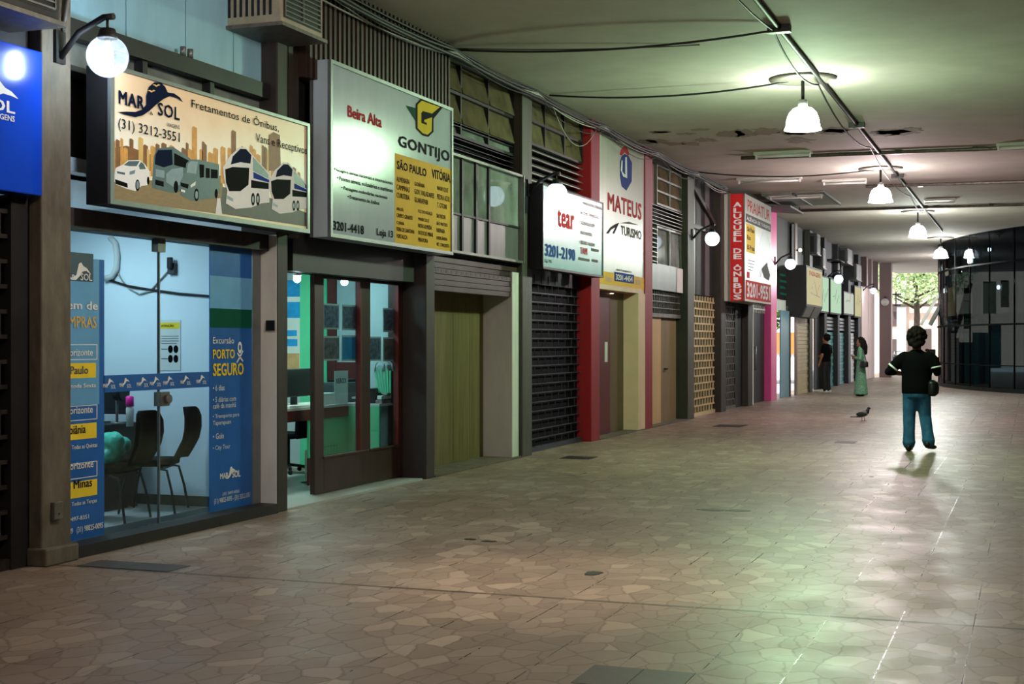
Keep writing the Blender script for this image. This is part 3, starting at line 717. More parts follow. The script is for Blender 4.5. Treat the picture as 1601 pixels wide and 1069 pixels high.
# right banner
yl, yr = fy(328, Xb), 10.71
br = MB().box(-6.373, Xb, yl, yr, .09, 2.3).build('banner', 'banner_blue', t, 'right blue banner with yellow heading')
b = MB(); b.box(Xb, Xb + .001, yl, yr, 1.78, 2.05, 'banner_pale'); b.box(Xb, Xb + .001, yl, yr, 1.62, 1.78, 'ink_green')
for s, l, bt, r, tp, m, bo in (('Excursão', 333, 537, 366, 527, 'ink_white', 0), ('PORTO', 333, 561, 367, 546, 'ink_yellow', .02), ('SEGURO', 333, 588, 381, 568, 'ink_yellow', .025), ('• 6 dias', 333, 611, 351, 602, 'ink_white', 0),
    ('• 5 diárias com', 333, 629, 369, 621, 'ink_white', 0), ('café da manhã', 333, 639, 369, 631, 'ink_white', 0), ('• Transporte para', 333, 656, 374, 648, 'ink_white', 0), ('Taperapuan', 333, 667, 361, 658, 'ink_white', 0), ('• Guia', 333, 687, 350, 678, 'ink_white', 0), ('• City Tour', 333, 706, 360, 697, 'ink_white', 0),
    ('MAR', 344, 749, 357, 740, 'ink_white', .03), ('SOL', 363, 747, 376, 736, 'ink_white', .03), ('(31) 3497-8351', 348, 776, 374, 770, 'ink_white', 0), ('(31) 98825-0095 - (31) 3212-3551', 335, 790, 391, 780, 'ink_white', 0)):
    wr(b, s, l, bt, r, tp, X, m, bo)
hat(b, fy(361, X), fz(361, 738, X), .1, X, 'ink_white')
y, z = fac(375, 543, X); b.poly([(X, y + .035 * math.cos(k * PI / 8), z + .05 * math.sin(k * PI / 8)) for k in range(16)], 'ink_white')
b.poly([(X + .001, y + .018 * math.cos(k * PI / 8), z + .024 * math.sin(k * PI / 8)) for k in range(16)], 'banner_blue')
b.bar((X, y - .05, z - .13), (X, y + .05, z - .03), .004, .014, 'ink_white').bar((X, y + .05, z - .12), (X, y - .04, z - .05), .004, .014, 'ink_white')
b.build('lettering', 'ink_white', br, fix=False)

# inside the travel shop
YW = 10.86
def onw(px, py, Y=YW): x, z = side(px, py, Y); return (x, Y, z)
pl = []
for p in [(168, 437), (200, 447), (230, 452), (280, 459), (330, 463), (392, 461)]: q = onw(*p, Y=YW - .012); pl.append(q)
tag(MB().tube(pl, .012, n=6).build('cable', 'cable_black', None, loc=pl[0]), 'thick dark cable running across the white shop wall', 'cable')
pl = [onw(*p, Y=YW - .011) for p in [(183, 424), (192, 440), (203, 452), (218, 460), (235, 455), (250, 438), (262, 425), (270, 422)]]
tag(MB().tube(pl, .008, n=6).build('cable', 'cable_grey', None, loc=pl[0]), 'looping grey cable from the pipe to the socket', 'cable')
pl = [onw(*p, Y=YW - .03) for p in [(172, 371), (180, 380), (183, 400), (182, 420), (175, 432), (164, 436)]]
tag(MB().tube(pl, .028, n=10).build('pipe', 'white_plastic', None, loc=pl[0]), 'white corrugated pipe coming down the shop wall', 'pipe')
x, _, z = onw(271, 420)
t = thing('wall_socket', 'dark socket box on the white shop wall', 'socket', (x, YW, z - .05))
MB().box(x - .04, x + .04, YW - .04, YW, z - .05, z + .05).build('plate', 'grey_plastic', t, bevel=.006)
MB().box(x - .02, x + .025, YW - .075, YW - .04, z, z + .1).build('plug', 'black_plastic', t, bevel=.005)
x0, _, z1 = onw(250, 500); x1, _, z0 = onw(283, 579)
t = thing('notice', 'cream safety notice with round symbols on the shop wall', 'notice', ((x0 + x1) / 2, YW, z0))
MB().box(x0, x1, YW - .006, YW, z0, z1).build('sheet', 'paper', t)
b = MB(); yq = YW - .0075; wq, hq = x1 - x0, z1 - z0
b.box(x0 + .01, x1 - .01, yq, yq + .001, z1 - .08, z1 - .025, 'ink_yellow')
write(b, 'ATENÇÃO', (x0 + .02, yq - .001, z1 - .068), UX, UZ, wq * .6, .028, 'ink_black', .03)
for i in range(4): b.box(x0 + .02, x1 - .02 - .02 * (i == 3), yq, yq + .001, z1 - .15 - i * .022, z1 - .144 - i * .022, 'ink_grey')
for i in (0, 1):
    for j in (0, 1):
        cx, cz = x0 + wq * (.52 + .26 * j), z0 + hq * (.42 - .19 * i); b.poly([(cx + .026 * math.cos(k * PI / 7), yq, cz + .036 * math.sin(k * PI / 7)) for k in range(14)], 'ink_black')
    b.box(x0 + .02, x0 + wq * .38, yq, yq + .001, z0 + hq * (.41 - .19 * i), z0 + hq * (.43 - .19 * i), 'ink_grey')
b.build('printing', 'ink_black', t, fix=False)
def chair(label, loc, rz):
    t = thing('visitor_chair', label, 'chair', loc, rz, 'black visitor chairs')
    b = MB()                                     # backrest faces -y, curved shell
    rows = [(-.0, .155, .46), (.03, .2, .52), (.08, .225, .62), (.1, .235, .72), (.1, .225, .82), (.085, .19, .88), (.075, .12, .905)]
    vs = []; n = 9
    for d, hw, z in rows:
        for k in range(n): u = -1 + 2 * k / (n - 1); vs.append((u * hw, .24 + d - .05 * u * u * -1 - .05, z))
    m = len(vs); vs += [(x, y + .035, z) for x, y, z in vs]
    fs = []
    for i in range(len(rows) - 1):
        for k in range(n - 1):
            a = i * n + k; fs += [(a, a + 1, a + n + 1, a + n), (m + a + n, m + a + n + 1, m + a + 1, m + a)]
    edge = [k for k in range(n)] + [i * n + n - 1 for i in range(1, len(rows))] + [(len(rows) - 1) * n + k for k in range(n - 2, -1, -1)] + [i * n for i in range(len(rows) - 2, 0, -1)]
    for i in range(len(edge)): a, c = edge[i], edge[(i + 1) % len(edge)]; fs.append((c, a, m + a, m + c))
    b.add(vs, fs, None, True); b.build('backrest', 'black_fabric', t, local=True)
    b = MB(); pts = [(-.21, -.2), (-.15, -.24), (.15, -.24), (.21, -.2), (.22, .1), (.17, .2), (-.17, .2), (-.22, .1)]
    b.slab(pts, 'z', .40, .46); b.build('seat', 'black_fabric', t, local=True, bevel=.02)
    MB().bar((0, .16, .4), (0, .27, .62), .07, .012).build('back_support', 'black_plastic', t, local=True)
    MB().box(-.2, .2, -.17, -.14, .375, .4).box(-.2, .2, .11, .14, .375, .4).build('seat_frame', 'black_iron', t, local=True)
    for sx in (-1, 1):
        for sy, y in ((-1, -.2), (1, .22)):
            MB().tube([(sx * .2, .1 * sy, .385), (sx * .215, y * .8, .37), (sx * .23, y * 1.0, .2), (sx * .24, y * 1.15, 0)], .011, n=8).build('leg', 'black_iron', t, local=True)
    return t
chair('black shell chair nearest the banner with its whole side in view', (-7.18, 10.42, .03), math.radians(-70))
chair('black shell chair with a teal bag on its seat', (-7.14, 9.75, .03), math.radians(-80))
x, z = side(190, 700, 9.72)
b = MB()
for k in range(14): b.ball((x + R.uniform(-.1, .1) - .08, 9.72 + R.uniform(-.1, .1), .58 + R.uniform(-.02, .13)), R.uniform(.06, .1), None, 10, 6)
o = b.build('plastic_bag', 'teal_plastic', None, loc=(x, 9.72, .5)); blend(o, .014, 3); tag(o, 'crumpled teal plastic bag lying on a chair seat', 'bag')
t = thing('desk', 'dark desk at the left edge of the travel shop', 'desk', (-7.9, 10.2, .03))
MB().box(-8.8, -7.5, 10.1, 10.72, .74, .78).build('desk_top', 'dark_panel', t)
MB().box(-8.75, -7.54, 10.6, 10.64, .25, .74).build('modesty_panel', 'dark_panel', t)
for x in (-8.75, -7.54): MB().box(x - .02, x + .02, 10.14, 10.68, .03, .74).build('leg', 'dark_panel', t)
t = thing('monitor', 'black monitor on the dark desk behind the blue band', 'monitor', (-7.75, 10.4, .78))
MB().box(-8.15, -7.5, 10.48, 10.52, .86, 1.2).build('screen', 'black_plastic', t, bevel=.008)
MB().box(-7.9, -7.75, 10.4, 10.6, .78, .79).box(-7.84, -7.81, 10.49, 10.52, .79, .9).build('stand', 'black_plastic', t)
x, z = side(203, 655, 10.15)
t = thing('bottle', 'pink water bottle standing on the dark desk', 'bottle', (x, 10.15, .78))
MB().rings([(x, 10.15, .78, .03, .03), (x, 10.15, .93, .034, .034), (x, 10.15, .95, .028, .028)], None, 16).build('body', 'white_plastic', t, 'translucent lower body')
MB().rings([(x, 10.15, .95, .035, .035), (x, 10.15, 1.03, .034, .034), (x, 10.15, 1.04, .02, .02)], None, 16).build('lid', 'pink_plastic', t, 'bright pink lid')
t = thing('desk_fan', 'small dark clip fan at the end of the desk', 'fan', (-7.3, 10.25, .78))
MB().tube([(-7.5, 10.35, .78), (-7.5, 10.35, 1.05)], .012, n=8).build('stand', 'dull_alu', t)
MB().tube([(-7.5, 10.35, 1.06), (-7.42, 10.35, 1.06)], .075, n=18).build('head', 'black_plastic', t)
MB().tube([(-7.5, 10.35, .78), (-7.5, 10.35, .79), (-7.5, 10.35, .80)], .05, n=12).build('base', 'dull_alu', t)

# ================================================================== BAY 2: silver and yellow coach sign, office with counter
t = thing('shop_sign', 'large silver sign with a yellow list of cities', 'sign', (-6.1, 12.9, 2.46))
Xs, ya, yb, za, zb = -6.0, 11.47, 14.36, 2.46, 4.08
MB().box(-6.2, Xs - .01, ya, yb, za, zb).build('sign_box', 'sign_silver', t)
b = MB(); w = .035
b.box(Xs - .02, Xs + .012, ya - .006, ya + w, za, zb).box(Xs - .02, Xs + .012, yb - w, yb, za, zb).box(Xs - .02, Xs + .012, ya + w, yb - w, za, za + w).box(Xs - .02, Xs + .012, ya + w, yb - w, zb - w, zb)
b.box(-6.205, -6.17, ya - .008, ya + .02, za, zb)
b.build('frame', 'aluminium', t)
MB().box(Xs - .01, Xs - .004, ya + w, yb - w, za + w, zb - w).build('panel', 'sign_silver', t)
X0 = Xs - .002; O = (490, 90, 3.45)
b = MB(); yy = fy(617.5, X0); b.box(X0 - .001, X0, yy, yb - w, za + w, fz(617.5, 239, X0))
b.build('yellow_field', 'sign_yellow', t)
X1 = X0 + .0015
b = MB()
art(b, [(498, 258), (553, 272), (553, 345)], X1, 'ink_green', *O)
art(b, [(578, 222), (700, 266), (648, 330), (648, 400), (620, 428), (588, 420), (552, 383), (552, 250)], X1, 'ink_black', *O)
art(b, [(584, 232), (682, 267), (640, 302), (590, 288), (582, 300), (582, 352), (612, 364), (612, 352), (598, 346), (598, 336), (640, 322), (638, 396), (616, 416), (590, 408), (562, 380), (562, 254)], X1 + .0008, 'ink_yellow', *O)
b.build('logo', 'ink_yellow', t, 'yellow letter shield with a green wing', fix=False)
b = MB(); wr(b, 'GONTIJO', 622.7, 233.8, 703, 210.5, X1, 'ink_black', .03, sp=1.08); b.build('company_name', 'ink_black', t, fix=False)
b = MB()
wr(b, 'SÃO PAULO', 620.5, 264, 666.8, 247.5, X1, 'ink_black', .03); wr(b, 'VITÓRIA', 675, 278, 704, 260, X1, 'ink_black', .03)
def row(s, l, py, w, h, X=X1, m='ink_black', bo=.01): wr(b, s, l, py, l + w, py - h, X, m, bo)
c0, c1, c2 = 620, 648, 683.5
for i, (a, c, d) in enumerate((('ALMENARA', 'GOIÂNIA', 'NANUQUE'), ('CAMPINAS', 'GOV. VALADARES', 'PEDRA AZUL'), ('CURITIBA', 'GUARAPARI', 'T. OTONI'))):
    row(a, c0, 283.3 + i * 12.6, 20.5, 8); row(c, c1, 290 + i * 12.8, (16, 31, 21)[i], 8); row(d, c2, 298 + i * 13, (17, 20, 15)[i], 8)
for i, (a, c, d) in enumerate((('ARAXÁ', 'FOZ DO IGUAÇU', 'SALVADOR'), ('CAMPO GRANDE', 'MARICULÉ', 'SÃO MATEUS'), ('CUIABÁ', 'NOVA ALMEIDA', 'UBERABA'), ('FEIRA DE SANTANA', 'PATOS DE MINAS', 'UBERLÂNDIA'), ('FORTALEZA', 'PIRAPORA', 'VIT. CONQUISTA'))):
    row(a, c0, 328.5 + i * 10.8, (11, 25, 12, 28, 17)[i], 6.5); row(c, c1 + 6, 333.5 + i * 11, (22, 17, 21, 23, 15)[i], 6.5); row(d, c2 - 1, 340 + i * 11.3, (14, 17, 13, 17, 20)[i], 6.5)
b.build('city_list', 'ink_black', t, fix=False)
b = MB(); wr(b, 'Beira Alta', 543.5, 182.5, 597, 164, X1, 'ink_red', .03); b.build('red_lettering', 'ink_red', t, fix=False)
b = MB()
wr(b, '• Passagens aéreas nacionais e internacionais', 519, 267.5, 614, 260, X1, 'ink_black', .02)
wr(b, '• Pacotes aéreos, rodoviários e marítimos', 527, 282, 614, 274, X1, 'ink_black', .02)
wr(b, '• Passagens rodoviárias nacionais', 533.5, 297, 605.5, 290, X1, 'ink_black', .02)
wr(b, '• Fretamento de ônibus', 543.5, 310, 593, 304, X1, 'ink_black', .02)
wr(b, '3201-4418', 520.5, 359, 569, 344.5, X1, 'ink_black', .03); wr(b, 'Loja 13', 589, 371, 614.5, 356.5, X1, 'ink_black', .03)
b.build('lettering', 'ink_black', t, fix=False)
# brown ribbed wall above
b = MB(); y = 11.32; b.box(XB, -6.16, 11.3, 14.62, 3.9, CH)
while y < 14.6: b.box(-6.16, -6.125, y, y + .045, 3.9, CH); y += .095
struct('wall_left', b, 'brown_corrugated', 'brown ribbed metal wall above the silver sign', 'wall')
b = MB(); b.box(XB, -6.24, 11.05, 11.32, 2.44, CH); b.box(XB, -6.2, 11.06, 11.14, 2.44, CH)
struct('wall_left', b, 'brown_pillar', 'dark brown strip between the two big signs', 'wall')
struct('wall_left', MB().box(XB, -6.3, 11.32, 14.0, 2.15, 3.9), 'black_iron', 'dark fascia under and behind the silver sign', 'wall')
# office front: wooden sash and jambs
t = thing('wooden_shopfront', 'glazed dark wooden sliding front of the office', 'shopfront', (-6.5, 13.1, .02))
XS = -6.5
def sash(y0, y1, z0, z1, name='sash'):
    return MB().box(XS - .025, XS + .025, y0, y1, z0, z1)
b = MB(); yA, yB, yC, yD, yE, yF = 12.06, 12.25, 13.07, 13.28, 13.99, 14.09
b.box(XS - .025, XS + .025, yA, yB, .03, 2.15).box(XS - .025, XS + .025, yC, yD, .38, 2.12).box(XS - .025, XS + .025, yE, yF, .03, 2.15)
b.box(XS - .025, XS + .025, yB, yE, .03, .38).box(XS - .025, XS + .025, yB, yE, 2.12, 2.15)
for a, c in ((yB, yC), (yD, yE)):
    b.box(XS + .025, XS + .035, a - .02, c + .02, .36, .385)
b.build('sash', 'wood', t, bevel=.004)
for a, c in ((yB, yC), (yD, yE)): MB().box(XS - .006, XS + .006, a - .01, c + .01, .37, 2.13).build('glass_pane', 'clear_glass', t)
for y in (yC - .03, yE - .03): MB().box(XS - .03, XS + .03, y, y + .03, .38, 2.12).build('red_bead', 'red_wood', t, 'reddish wooden bead')
MB().box(XB - .1, XB - .0, yF + .01, 14.3, .02, 2.3).build('jamb', 'wood', t)
MB().box(XS - .05, XS + .05, yA - .9, yF, 2.15, 2.3).build('header', 'black_iron', t)
# posters stuck behind the glass
def poster(pl, pr, pt, pb, X, m, label, group='posters behind the office glass'):
    y0, z0 = fac(pl, pb, X); y1 = fy(pr, X); z1 = fz(pl, pt, X)
    t = thing('poster', label, 'poster', (X, (y0 + y1) / 2, z0), group=group)
    MB().box(X - .004, X, y0, y1, z0, z1).build('border', 'paper', t)
    w = (y1 - y0) * .05
    MB().box(X, X + .001, y0 + w, y1 - w, z0 + w, z1 - w).build('picture', m, t)
    return t
XPp = XS - .03
poster(505.5, 530.5, 474, 514.5, XPp, 'poster_dark', 'collage poster at upper left of the office glass')
poster(534.5, 559, 476, 516, XPp, 'poster_dark', 'collage poster in upper row beside the middle wooden post')
poster(598.5, 620.5, 481, 519, XPp, 'poster_dark', 'dark landscape poster in upper row of the right pane')
poster(505.5, 531, 525, 564, XPp, 'poster_dusk', 'people poster in lower left corner of the poster rows')
poster(534, 559.5, 524, 564.5, XPp, 'poster_sky', 'poster with a blue sky in the lower row of the left pane')
poster(574, 596, 526, 564.5, XPp, 'poster_dark', 'dark poster in lower row right of the middle wooden post')
poster(598.5, 621, 527, 565, XPp, 'poster_dusk', 'brownish poster at the lower right end of the poster rows')
# office inside
b = MB().box(-7.75, -7.5, 11.09, 11.45, .02, 2.66)
YO = 14.9
def ox(px): return side(px, 0, YO)[0]
t = thing('green_wall_panel', 'mint green wall boards inside the office', 'panel', (-8.2, YO, .02))
for a, c in ((472, 488), (502, 514)): MB().box(ox(a), ox(c), YO - .05, YO, .02, 2.6).build('board', 'office_green', t)
MB().box(ox(488), ox(502), YO - .02, YO, .02, 2.6).build('board', 'office_green', t)
MB().box(ox(514), ox(527), YO - .04, YO, .02, 2.6).build('post', 'red_wood', t, 'reddish wooden post')
MB().box(ox(527), -7.0, YO - .03, YO, .5, side(540, 566, YO)[1]).build('lower_board', 'red_wood', t, 'brown lower boarding')
sz = lambda py: side(460, py, YO)[1]
t = thing('travel_poster', 'tall beach poster with blue sky seen in the office doorway', 'poster', (ox(460), YO, sz(600)))
xa, xb = ox(440), ox(470); yq = YO - .012
MB().box(xa, xb, yq, YO, sz(600), sz(438)).build('sky', 'poster_sky', t)
MB().box(xa, xb, yq - .002, yq, sz(472), sz(464)).build('cloud_strip', 'ink_white', t)
MB().box(xa, xb, yq - .002, yq, sz(600), sz(497)).build('pale_field', 'paper', t)
MB().box(xa, ox(465), yq - .004, yq - .002, sz(525), sz(516)).build('print', 'poster_sky', t)
MB().box(xa, ox(466), yq - .004, yq - .002, sz(541), sz(530)).build('print', 'poster_sky', t)
MB().box(xa, ox(469), yq - .004, yq - .002, sz(600), sz(552)).build('sand', 'poster_sand', t)
# spot lamps in the doorway head
for i, (px, py, X, lab) in enumerate(((464.5, 436, -6.9, 'bright spot lamp over the open office doorway'), (538.5, 441, -6.9, 'bright spot lamp behind the left office pane'), (601, 447.5, -6.9, 'bright spot lamp behind the right office pane'))):
    y, z = fac(px, py, X)
    t = thing('spot_lamp', lab, 'lamp', (X, y, z + .5), group='office spot lamps')
    MB().tube([(X, y, z + .04), (X, y, 2.68)], .015, n=8).build('stem', 'dark_steel', t)
    MB().tube([(X, y, z + .07), (X, y, z + .03)], [.03, .045], n=14).build('holder', 'white_plastic', t)
    MB().ball((X, y, z), .036).build('bulb', 'spot_white', t)
# counter with red brown top
t = thing('counter', 'green fronted office counter with a red brown edge', 'counter', (-7.3, 13.2, .02))
XC = -6.98; ztop = .815
yk0, yk1, ym = 11.6, 13.75, 13.75
MB().box(XC - .6, XC, yk0, yk1, ztop - .01, ztop + .015).build('worktop', 'white_plastic', t, 'pale worktop')
MB().box(XC - .6, XC + .012, yk0, ym, ztop - .12, ztop - .01).build('edge_board', 'dark_red', t, 'dark red edge board')
MB().box(XC - .03, XC - .012, fy(484, XC), ym, .3, ztop - .12).build('front_panel', 'office_green', t)
MB().box(XC - .03, XC - .01, fy(484, XC), ym, .02, .3).build('kick_board', 'red_wood', t, 'brown lower board')
MB().box(XC - .03, -6.6, 13.75, 13.78, .02, ztop - .01).build('return_panel', 'office_green', t)
MB().box(XC - .6, -6.6, 13.75, 14.2, ztop - .01, ztop + .015).build('return_top', 'white_plastic', t)
MB().box(XC - .6, XC - .56, yk0, yk0 + .05, .02, ztop - .01).box(XC - .05, XC, yk0, yk0 + .05, .02, ztop - .01).build('leg', 'office_green', t)
# things on the counter
zc = ztop + .015
y0, y1 = fy(449, XC - .2), fy(485, XC - .2)
t = thing('monitor', 'big black monitor standing by the open office doorway', 'monitor', (XC - .2, y1 - .3, zc))
MB().box(XC - .23, XC - .17, y0 - .1, y1, zc + .1, fz(470, 576, XC - .2)).build('screen', 'black_plastic', t, bevel=.01)
MB().box(XC - .3, XC - .1, y1 - .45, y1 - .2, zc, zc + .02).box(XC - .24, XC - .2, y1 - .36, y1 - .28, zc + .02, zc + .16).build('stand', 'black_plastic', t)
y = fy(475, XC - .05)
tag(MB().box(XC - .14, XC - .02, y - .35, y + .08, zc, zc + .025).build('keyboard', 'white_plastic', None, loc=(XC - .08, y, zc), bevel=.005), 'pale keyboard in front of the office monitor', 'keyboard')
y0, y1 = fy(503.5, XC - .08), fy(523, XC - .08)
tag(MB().box(XC - .2, XC - .06, y0, y1, zc, fz(503, 615, XC - .08)).build('card_box', 'paper', None, loc=(XC - .13, y0, zc), bevel=.004), 'pale box on the counter left of the copy notice', 'box')
y0, y1 = fy(527, XC - .25), fy(560, XC - .25)
t = thing('printer', 'dark printer on the counter behind the copy notice', 'printer', (XC - .25, y0, zc))
MB().box(XC - .45, XC - .12, y0, y1 + .05, zc, zc + .22).build('body', 'grey_plastic', t, bevel=.015)
MB().box(XC - .4, XC - .2, y0 + .08, y1 - .05, zc + .22, zc + .25).build('lid', 'black_plastic', t)
MB().box(XC - .13, XC - .06, y0 + .1, y1 - .06, zc + .04, zc + .06).build('paper_tray', 'white_plastic', t)
X = XC - .045; y0, z0 = fac(523, 612.5, X); y1 = fy(544, X); z1 = fz(523, 580, X)
t = thing('notice', 'white sheet reading XEROX standing on the counter', 'notice', (X, y0, zc))
MB().box(X - .004, X, y0, y1, zc, z1).build('sheet', 'paper', t)
b = MB(); wr(b, 'XEROX', 525, 599.5, 541.5, 591.5, X + .002, 'ink_black', .01); b.build('lettering', 'ink_black', t, fix=False)
YR = 13.86
sxz = lambda px, py: side(px, py, YR)
x0, x1 = sxz(572, 0)[0], sxz(586, 0)[0]
tag(MB().box(x0, x1, YR, YR + .3, zc, sxz(580, 607)[1]).build('letter_tray', 'black_plastic', None, loc=(x0, YR, zc), bevel=.006), 'black letter tray beside the striped bag', 'tray')
x0, x1 = sxz(587, 0)[0], -6.62
for i, (dz, lab) in enumerate(((0, 'lower paper stack under the striped bag'), (.045, 'upper paper stack under the striped bag'))):
    tag(MB().box(x0 + .02 * i, x1, YR, YR + .28 - .03 * i, zc + dz, zc + dz + .04).build('paper_stack', 'paper' if i else 'poster_dusk', None, loc=(x0, YR, zc + dz), bevel=.004), lab, 'papers', 'paper stacks')
YR = 13.95
pts = [(581, 583), (590, 572), (600, 568), (611, 569), (620, 574), (624, 590), (622, 612), (610, 618), (596, 617), (588, 604)]
q = [sxz(px, py) for px, py in pts]; dz = zc + .087 - min(z for _, z in q); q = [(min(x, -6.6), z + dz) for x, z in q]
t = thing('striped_bag', 'pale green striped bag with looped handles on the counter', 'bag', (q[0][0], YR, zc + .087))
MB().slab(q, 'y', YR, YR + .12).build('bag_body', 'office_grey', t, bevel=.02)
for k in range(6):
    xt, zt = sxz(587 + k * 4.6, 574 + 2 * abs(k - 2.5)); xl, zl = sxz(593 + k * 3.4, 614)
    MB().bar((xt, YR - .003, zt + dz), (xl, YR - .003, zl + dz), .004, .02, up=(1, 0, 0)).build('stripe', 'office_green', t)
for px in (594, 607):
    x, z = sxz(px, 571); z += dz
    MB().tube([(x - .06, YR - .008, z - .06), (x - .045, YR - .012, z + .02), (x, YR - .012, z + .05), (x + .045, YR - .012, z + .02), (x + .06, YR - .008, z - .06)], .009, n=8).build('handle', 'office_grey', t)
# office chair
y = fy(466, -7.75)
t = thing('office_chair', 'black swivel chair seen under the desk through the office doorway', 'chair', (-7.85, y, .02))
b = MB(); xq = -7.78
b.slab([(y - .22, .42), (y + .16, .42), (y + .11, .76), (y + .04, .79), (y - .2, .78)], 'x', xq + .1, xq + .15); b.build('backrest', 'black_fabric', t, bevel=.02)
MB().box(xq - .35, xq + .1, y - .24, y + .2, .42, .48).build('seat', 'black_fabric', t, bevel=.02)
MB().tube([(xq - .1, y, .1), (xq - .1, y, .42)], .025, n=10).build('column', 'black_iron', t)
for k in range(5):
    a = k * 2 * PI / 5 + .3; dx, dy = math.cos(a), math.sin(a)
    g = MB().bar((xq - .1, y, .12), (xq - .1 + .26 * dx, y + .26 * dy, .085), .035, .03).build('leg', 'black_iron', t)
    MB().ball((xq - .1 + .26 * dx, y + .26 * dy, .048), .028, n=10, h=6).build('caster', 'rubber', g)
y0 = fy(474, -7.2)
t = thing('wire_basket', 'wire basket of papers on the floor under the counter', 'basket', (-7.1, y0, .02))
b = MB()
for k in range(7):
    yy = y0 - .05 + k * .07; b.box(-7.0, -6.992, yy, yy + .006, .02, .42)
for k in range(5): b.box(-7.0, -6.992, y0 - .05, y0 + .376, .03 + k * .09, .036 + k * .09)
b.box(-7.2, -6.99, y0 - .05, y0 + .376, .02, .03)
b.build('wire_frame', 'black_iron', t)
MB().box(-7.18, -7.02, y0, y0 + .33, .04, .36).build('papers', 'paper', t)

# ================================================================== helpers for the mezzanine
def window_grid(n, y0, y1, z0, z1, cols, rows, label, m='old_glass', fr='dark_steel', tilt=.05, X=XG, strip=0):
    o = MB().box(XB, XB + .03, y0, y1, z0, z1).build('window_%d' % n, 'black_iron')
    tag(o, label, 'window', None, 'structure'); o.location = (0, 0, 0)
    b = MB(); w = .035
    for i in range(cols + 1): y = y0 + (y1 - y0) * i / cols; b.box(X - .04, X + .04, y - w / 2, y + w / 2, z0, z1)
    for j in range(rows + 1): z = z0 + (z1 - z0) * j / rows; b.box(X - .038, X + .038, y0, y1, z - w / 2, z + w / 2)
    b.build('window_frame', fr, o)
    for i in range(cols):
        for j in range(rows):
            a, c = y0 + (y1 - y0) * i / cols + w / 2, y0 + (y1 - y0) * (i + 1) / cols - w / 2
            d, e = z0 + (z1 - z0) * j / rows + w / 2, z0 + (z1 - z0) * (j + 1) / rows - w / 2
            MB().add([(X + tilt, a, d), (X + tilt, c, d), (X - .02, c, e), (X - .02, a, e), (X + tilt - .006, a, d), (X + tilt - .006, c, d), (X - .026, c, e), (X - .026, a, e)],
                     [(0, 1, 2, 3), (7, 6, 5, 4), (1, 0, 4, 5), (3, 2, 6, 7), (2, 1, 5, 6), (0, 3, 7, 4)]).build('pane', m, o)
    return o
def louvres(y0, y1, z0, z1, n, m, label, X=XG, cat='louvre'):
    t = thing('louvre_panel', label, cat, (X, (y0 + y1) / 2, z0))
    MB().box(XB, XB + .03, y0, y1, z0, z1).build('backing', 'black_iron', t)
    b = MB()
    for i in range(n):
        z = z0 + (z1 - z0) * (i + .5) / n; h = (z1 - z0) / n
        b.add([(X - .06, y0, z + h * .38), (X - .06, y1, z + h * .38), (X + .05, y1, z - h * .3), (X + .05, y0, z - h * .3), (X - .06, y0, z + h * .46), (X - .06, y1, z + h * .46), (X + .05, y1, z - h * .18), (X + .05, y0, z - h * .18)],
              [(0, 1, 2, 3), (7, 6, 5, 4), (3, 2, 6, 7), (1, 0, 4, 5), (2, 1, 5, 6), (0, 3, 7, 4)])
    b.build('slats', m, t)
    return t
def sheet(name, y0, y1, z0, z1, X, m, label, cat='panel', th=.03, back=None):
    return tag(MB().box(X - th, X, y0, y1, z0, z1).build(name, m, None, loc=(X, (y0 + y1) / 2, z0)), label, cat)

# ================================================================== BAY 3: boarded doorway
window_grid(1, 14.5, 17.2, 4.06, 4.78, 3, 2, 'row of tilted brown panes above the boarded doorway', tilt=.06)
window_grid(2, 14.5, 17.2, 3.93, 4.05, 3, 1, 'thin strip of panes under the tilted brown panes', m='pale_glass', tilt=.0)
louvres(14.5, 17.2, 3.68, 3.93, 4, 'dark_steel', 'dark horizontal louvres above the framed glazed box')
t = thing('display_box', 'framed glazed box with grey lower panels above the boarded doorway', 'display box', (-6.24, 16, 2.52))
ya, yb, za, zm, zb = 14.42, 17.18, 2.52, 2.98, 3.66
b = MB(); w = .03
b.box(-6.3, -6.19, ya, ya + w, za, zb).box(-6.3, -6.16, yb - w, yb, za, zb).box(-6.3, -6.17, ya, yb - w, zb - w, zb).box(-6.3, -6.17, ya, yb - w, za, za + w)
b.build('frame', 'dull_alu', t)
ym = [ya + w, fy(720, -6.24), fy(742, -6.24), fy(762, -6.24), yb - w]
b = MB()
for y in ym[1:-1]: b.box(-6.26, -6.21, y - .025, y + .025, za + w, zb - w)
b.box(-6.26, -6.215, ya + w, yb - w, zm - .012, zm + .012).build('mullion', 'black_iron', t)
for a, c in zip(ym, ym[1:]):
    MB().box(-6.245, -6.235, a, c, zm, zb - w).build('pane', 'pale_glass', t)
for a, c in ((ym[0], ym[2]), (ym[2], ym[4])): MB().box(-6.255, -6.235, a, c, za + w, zm).build('lower_panel', 'grey_panel', t)
MB().box(-6.5, -6.46, ya, yb, za, zb).build('backing', 'grey_panel', t)
t = thing('shutter_box', 'rolled up brown shutter with perforated slats over the boarded doorway', 'shutter', (-6.3, 16, 2.08))
b = MB(); n = 6
for i in range(n):
    z = 2.08 + i * .065; b.box(-6.42, -6.27 + .01 * (i % 2), 14.36, 17.16, z, z + .058)
b.build('slats', 'brown_corrugated', t)
b = MB()
for k in range(16): y = 14.5 + k * .15; b.box(-6.262, -6.258, y, y + .08, 2.29, 2.325)
b.build('perforation', 'black_iron', t)
XA = -6.68
t = thing('boarded_door', 'yellowish plywood boards closing a recessed doorway', 'boards', (XA, 15.7, .02))
ys = [14.34, fy(705, XA), fy(731, XA), 17.0]
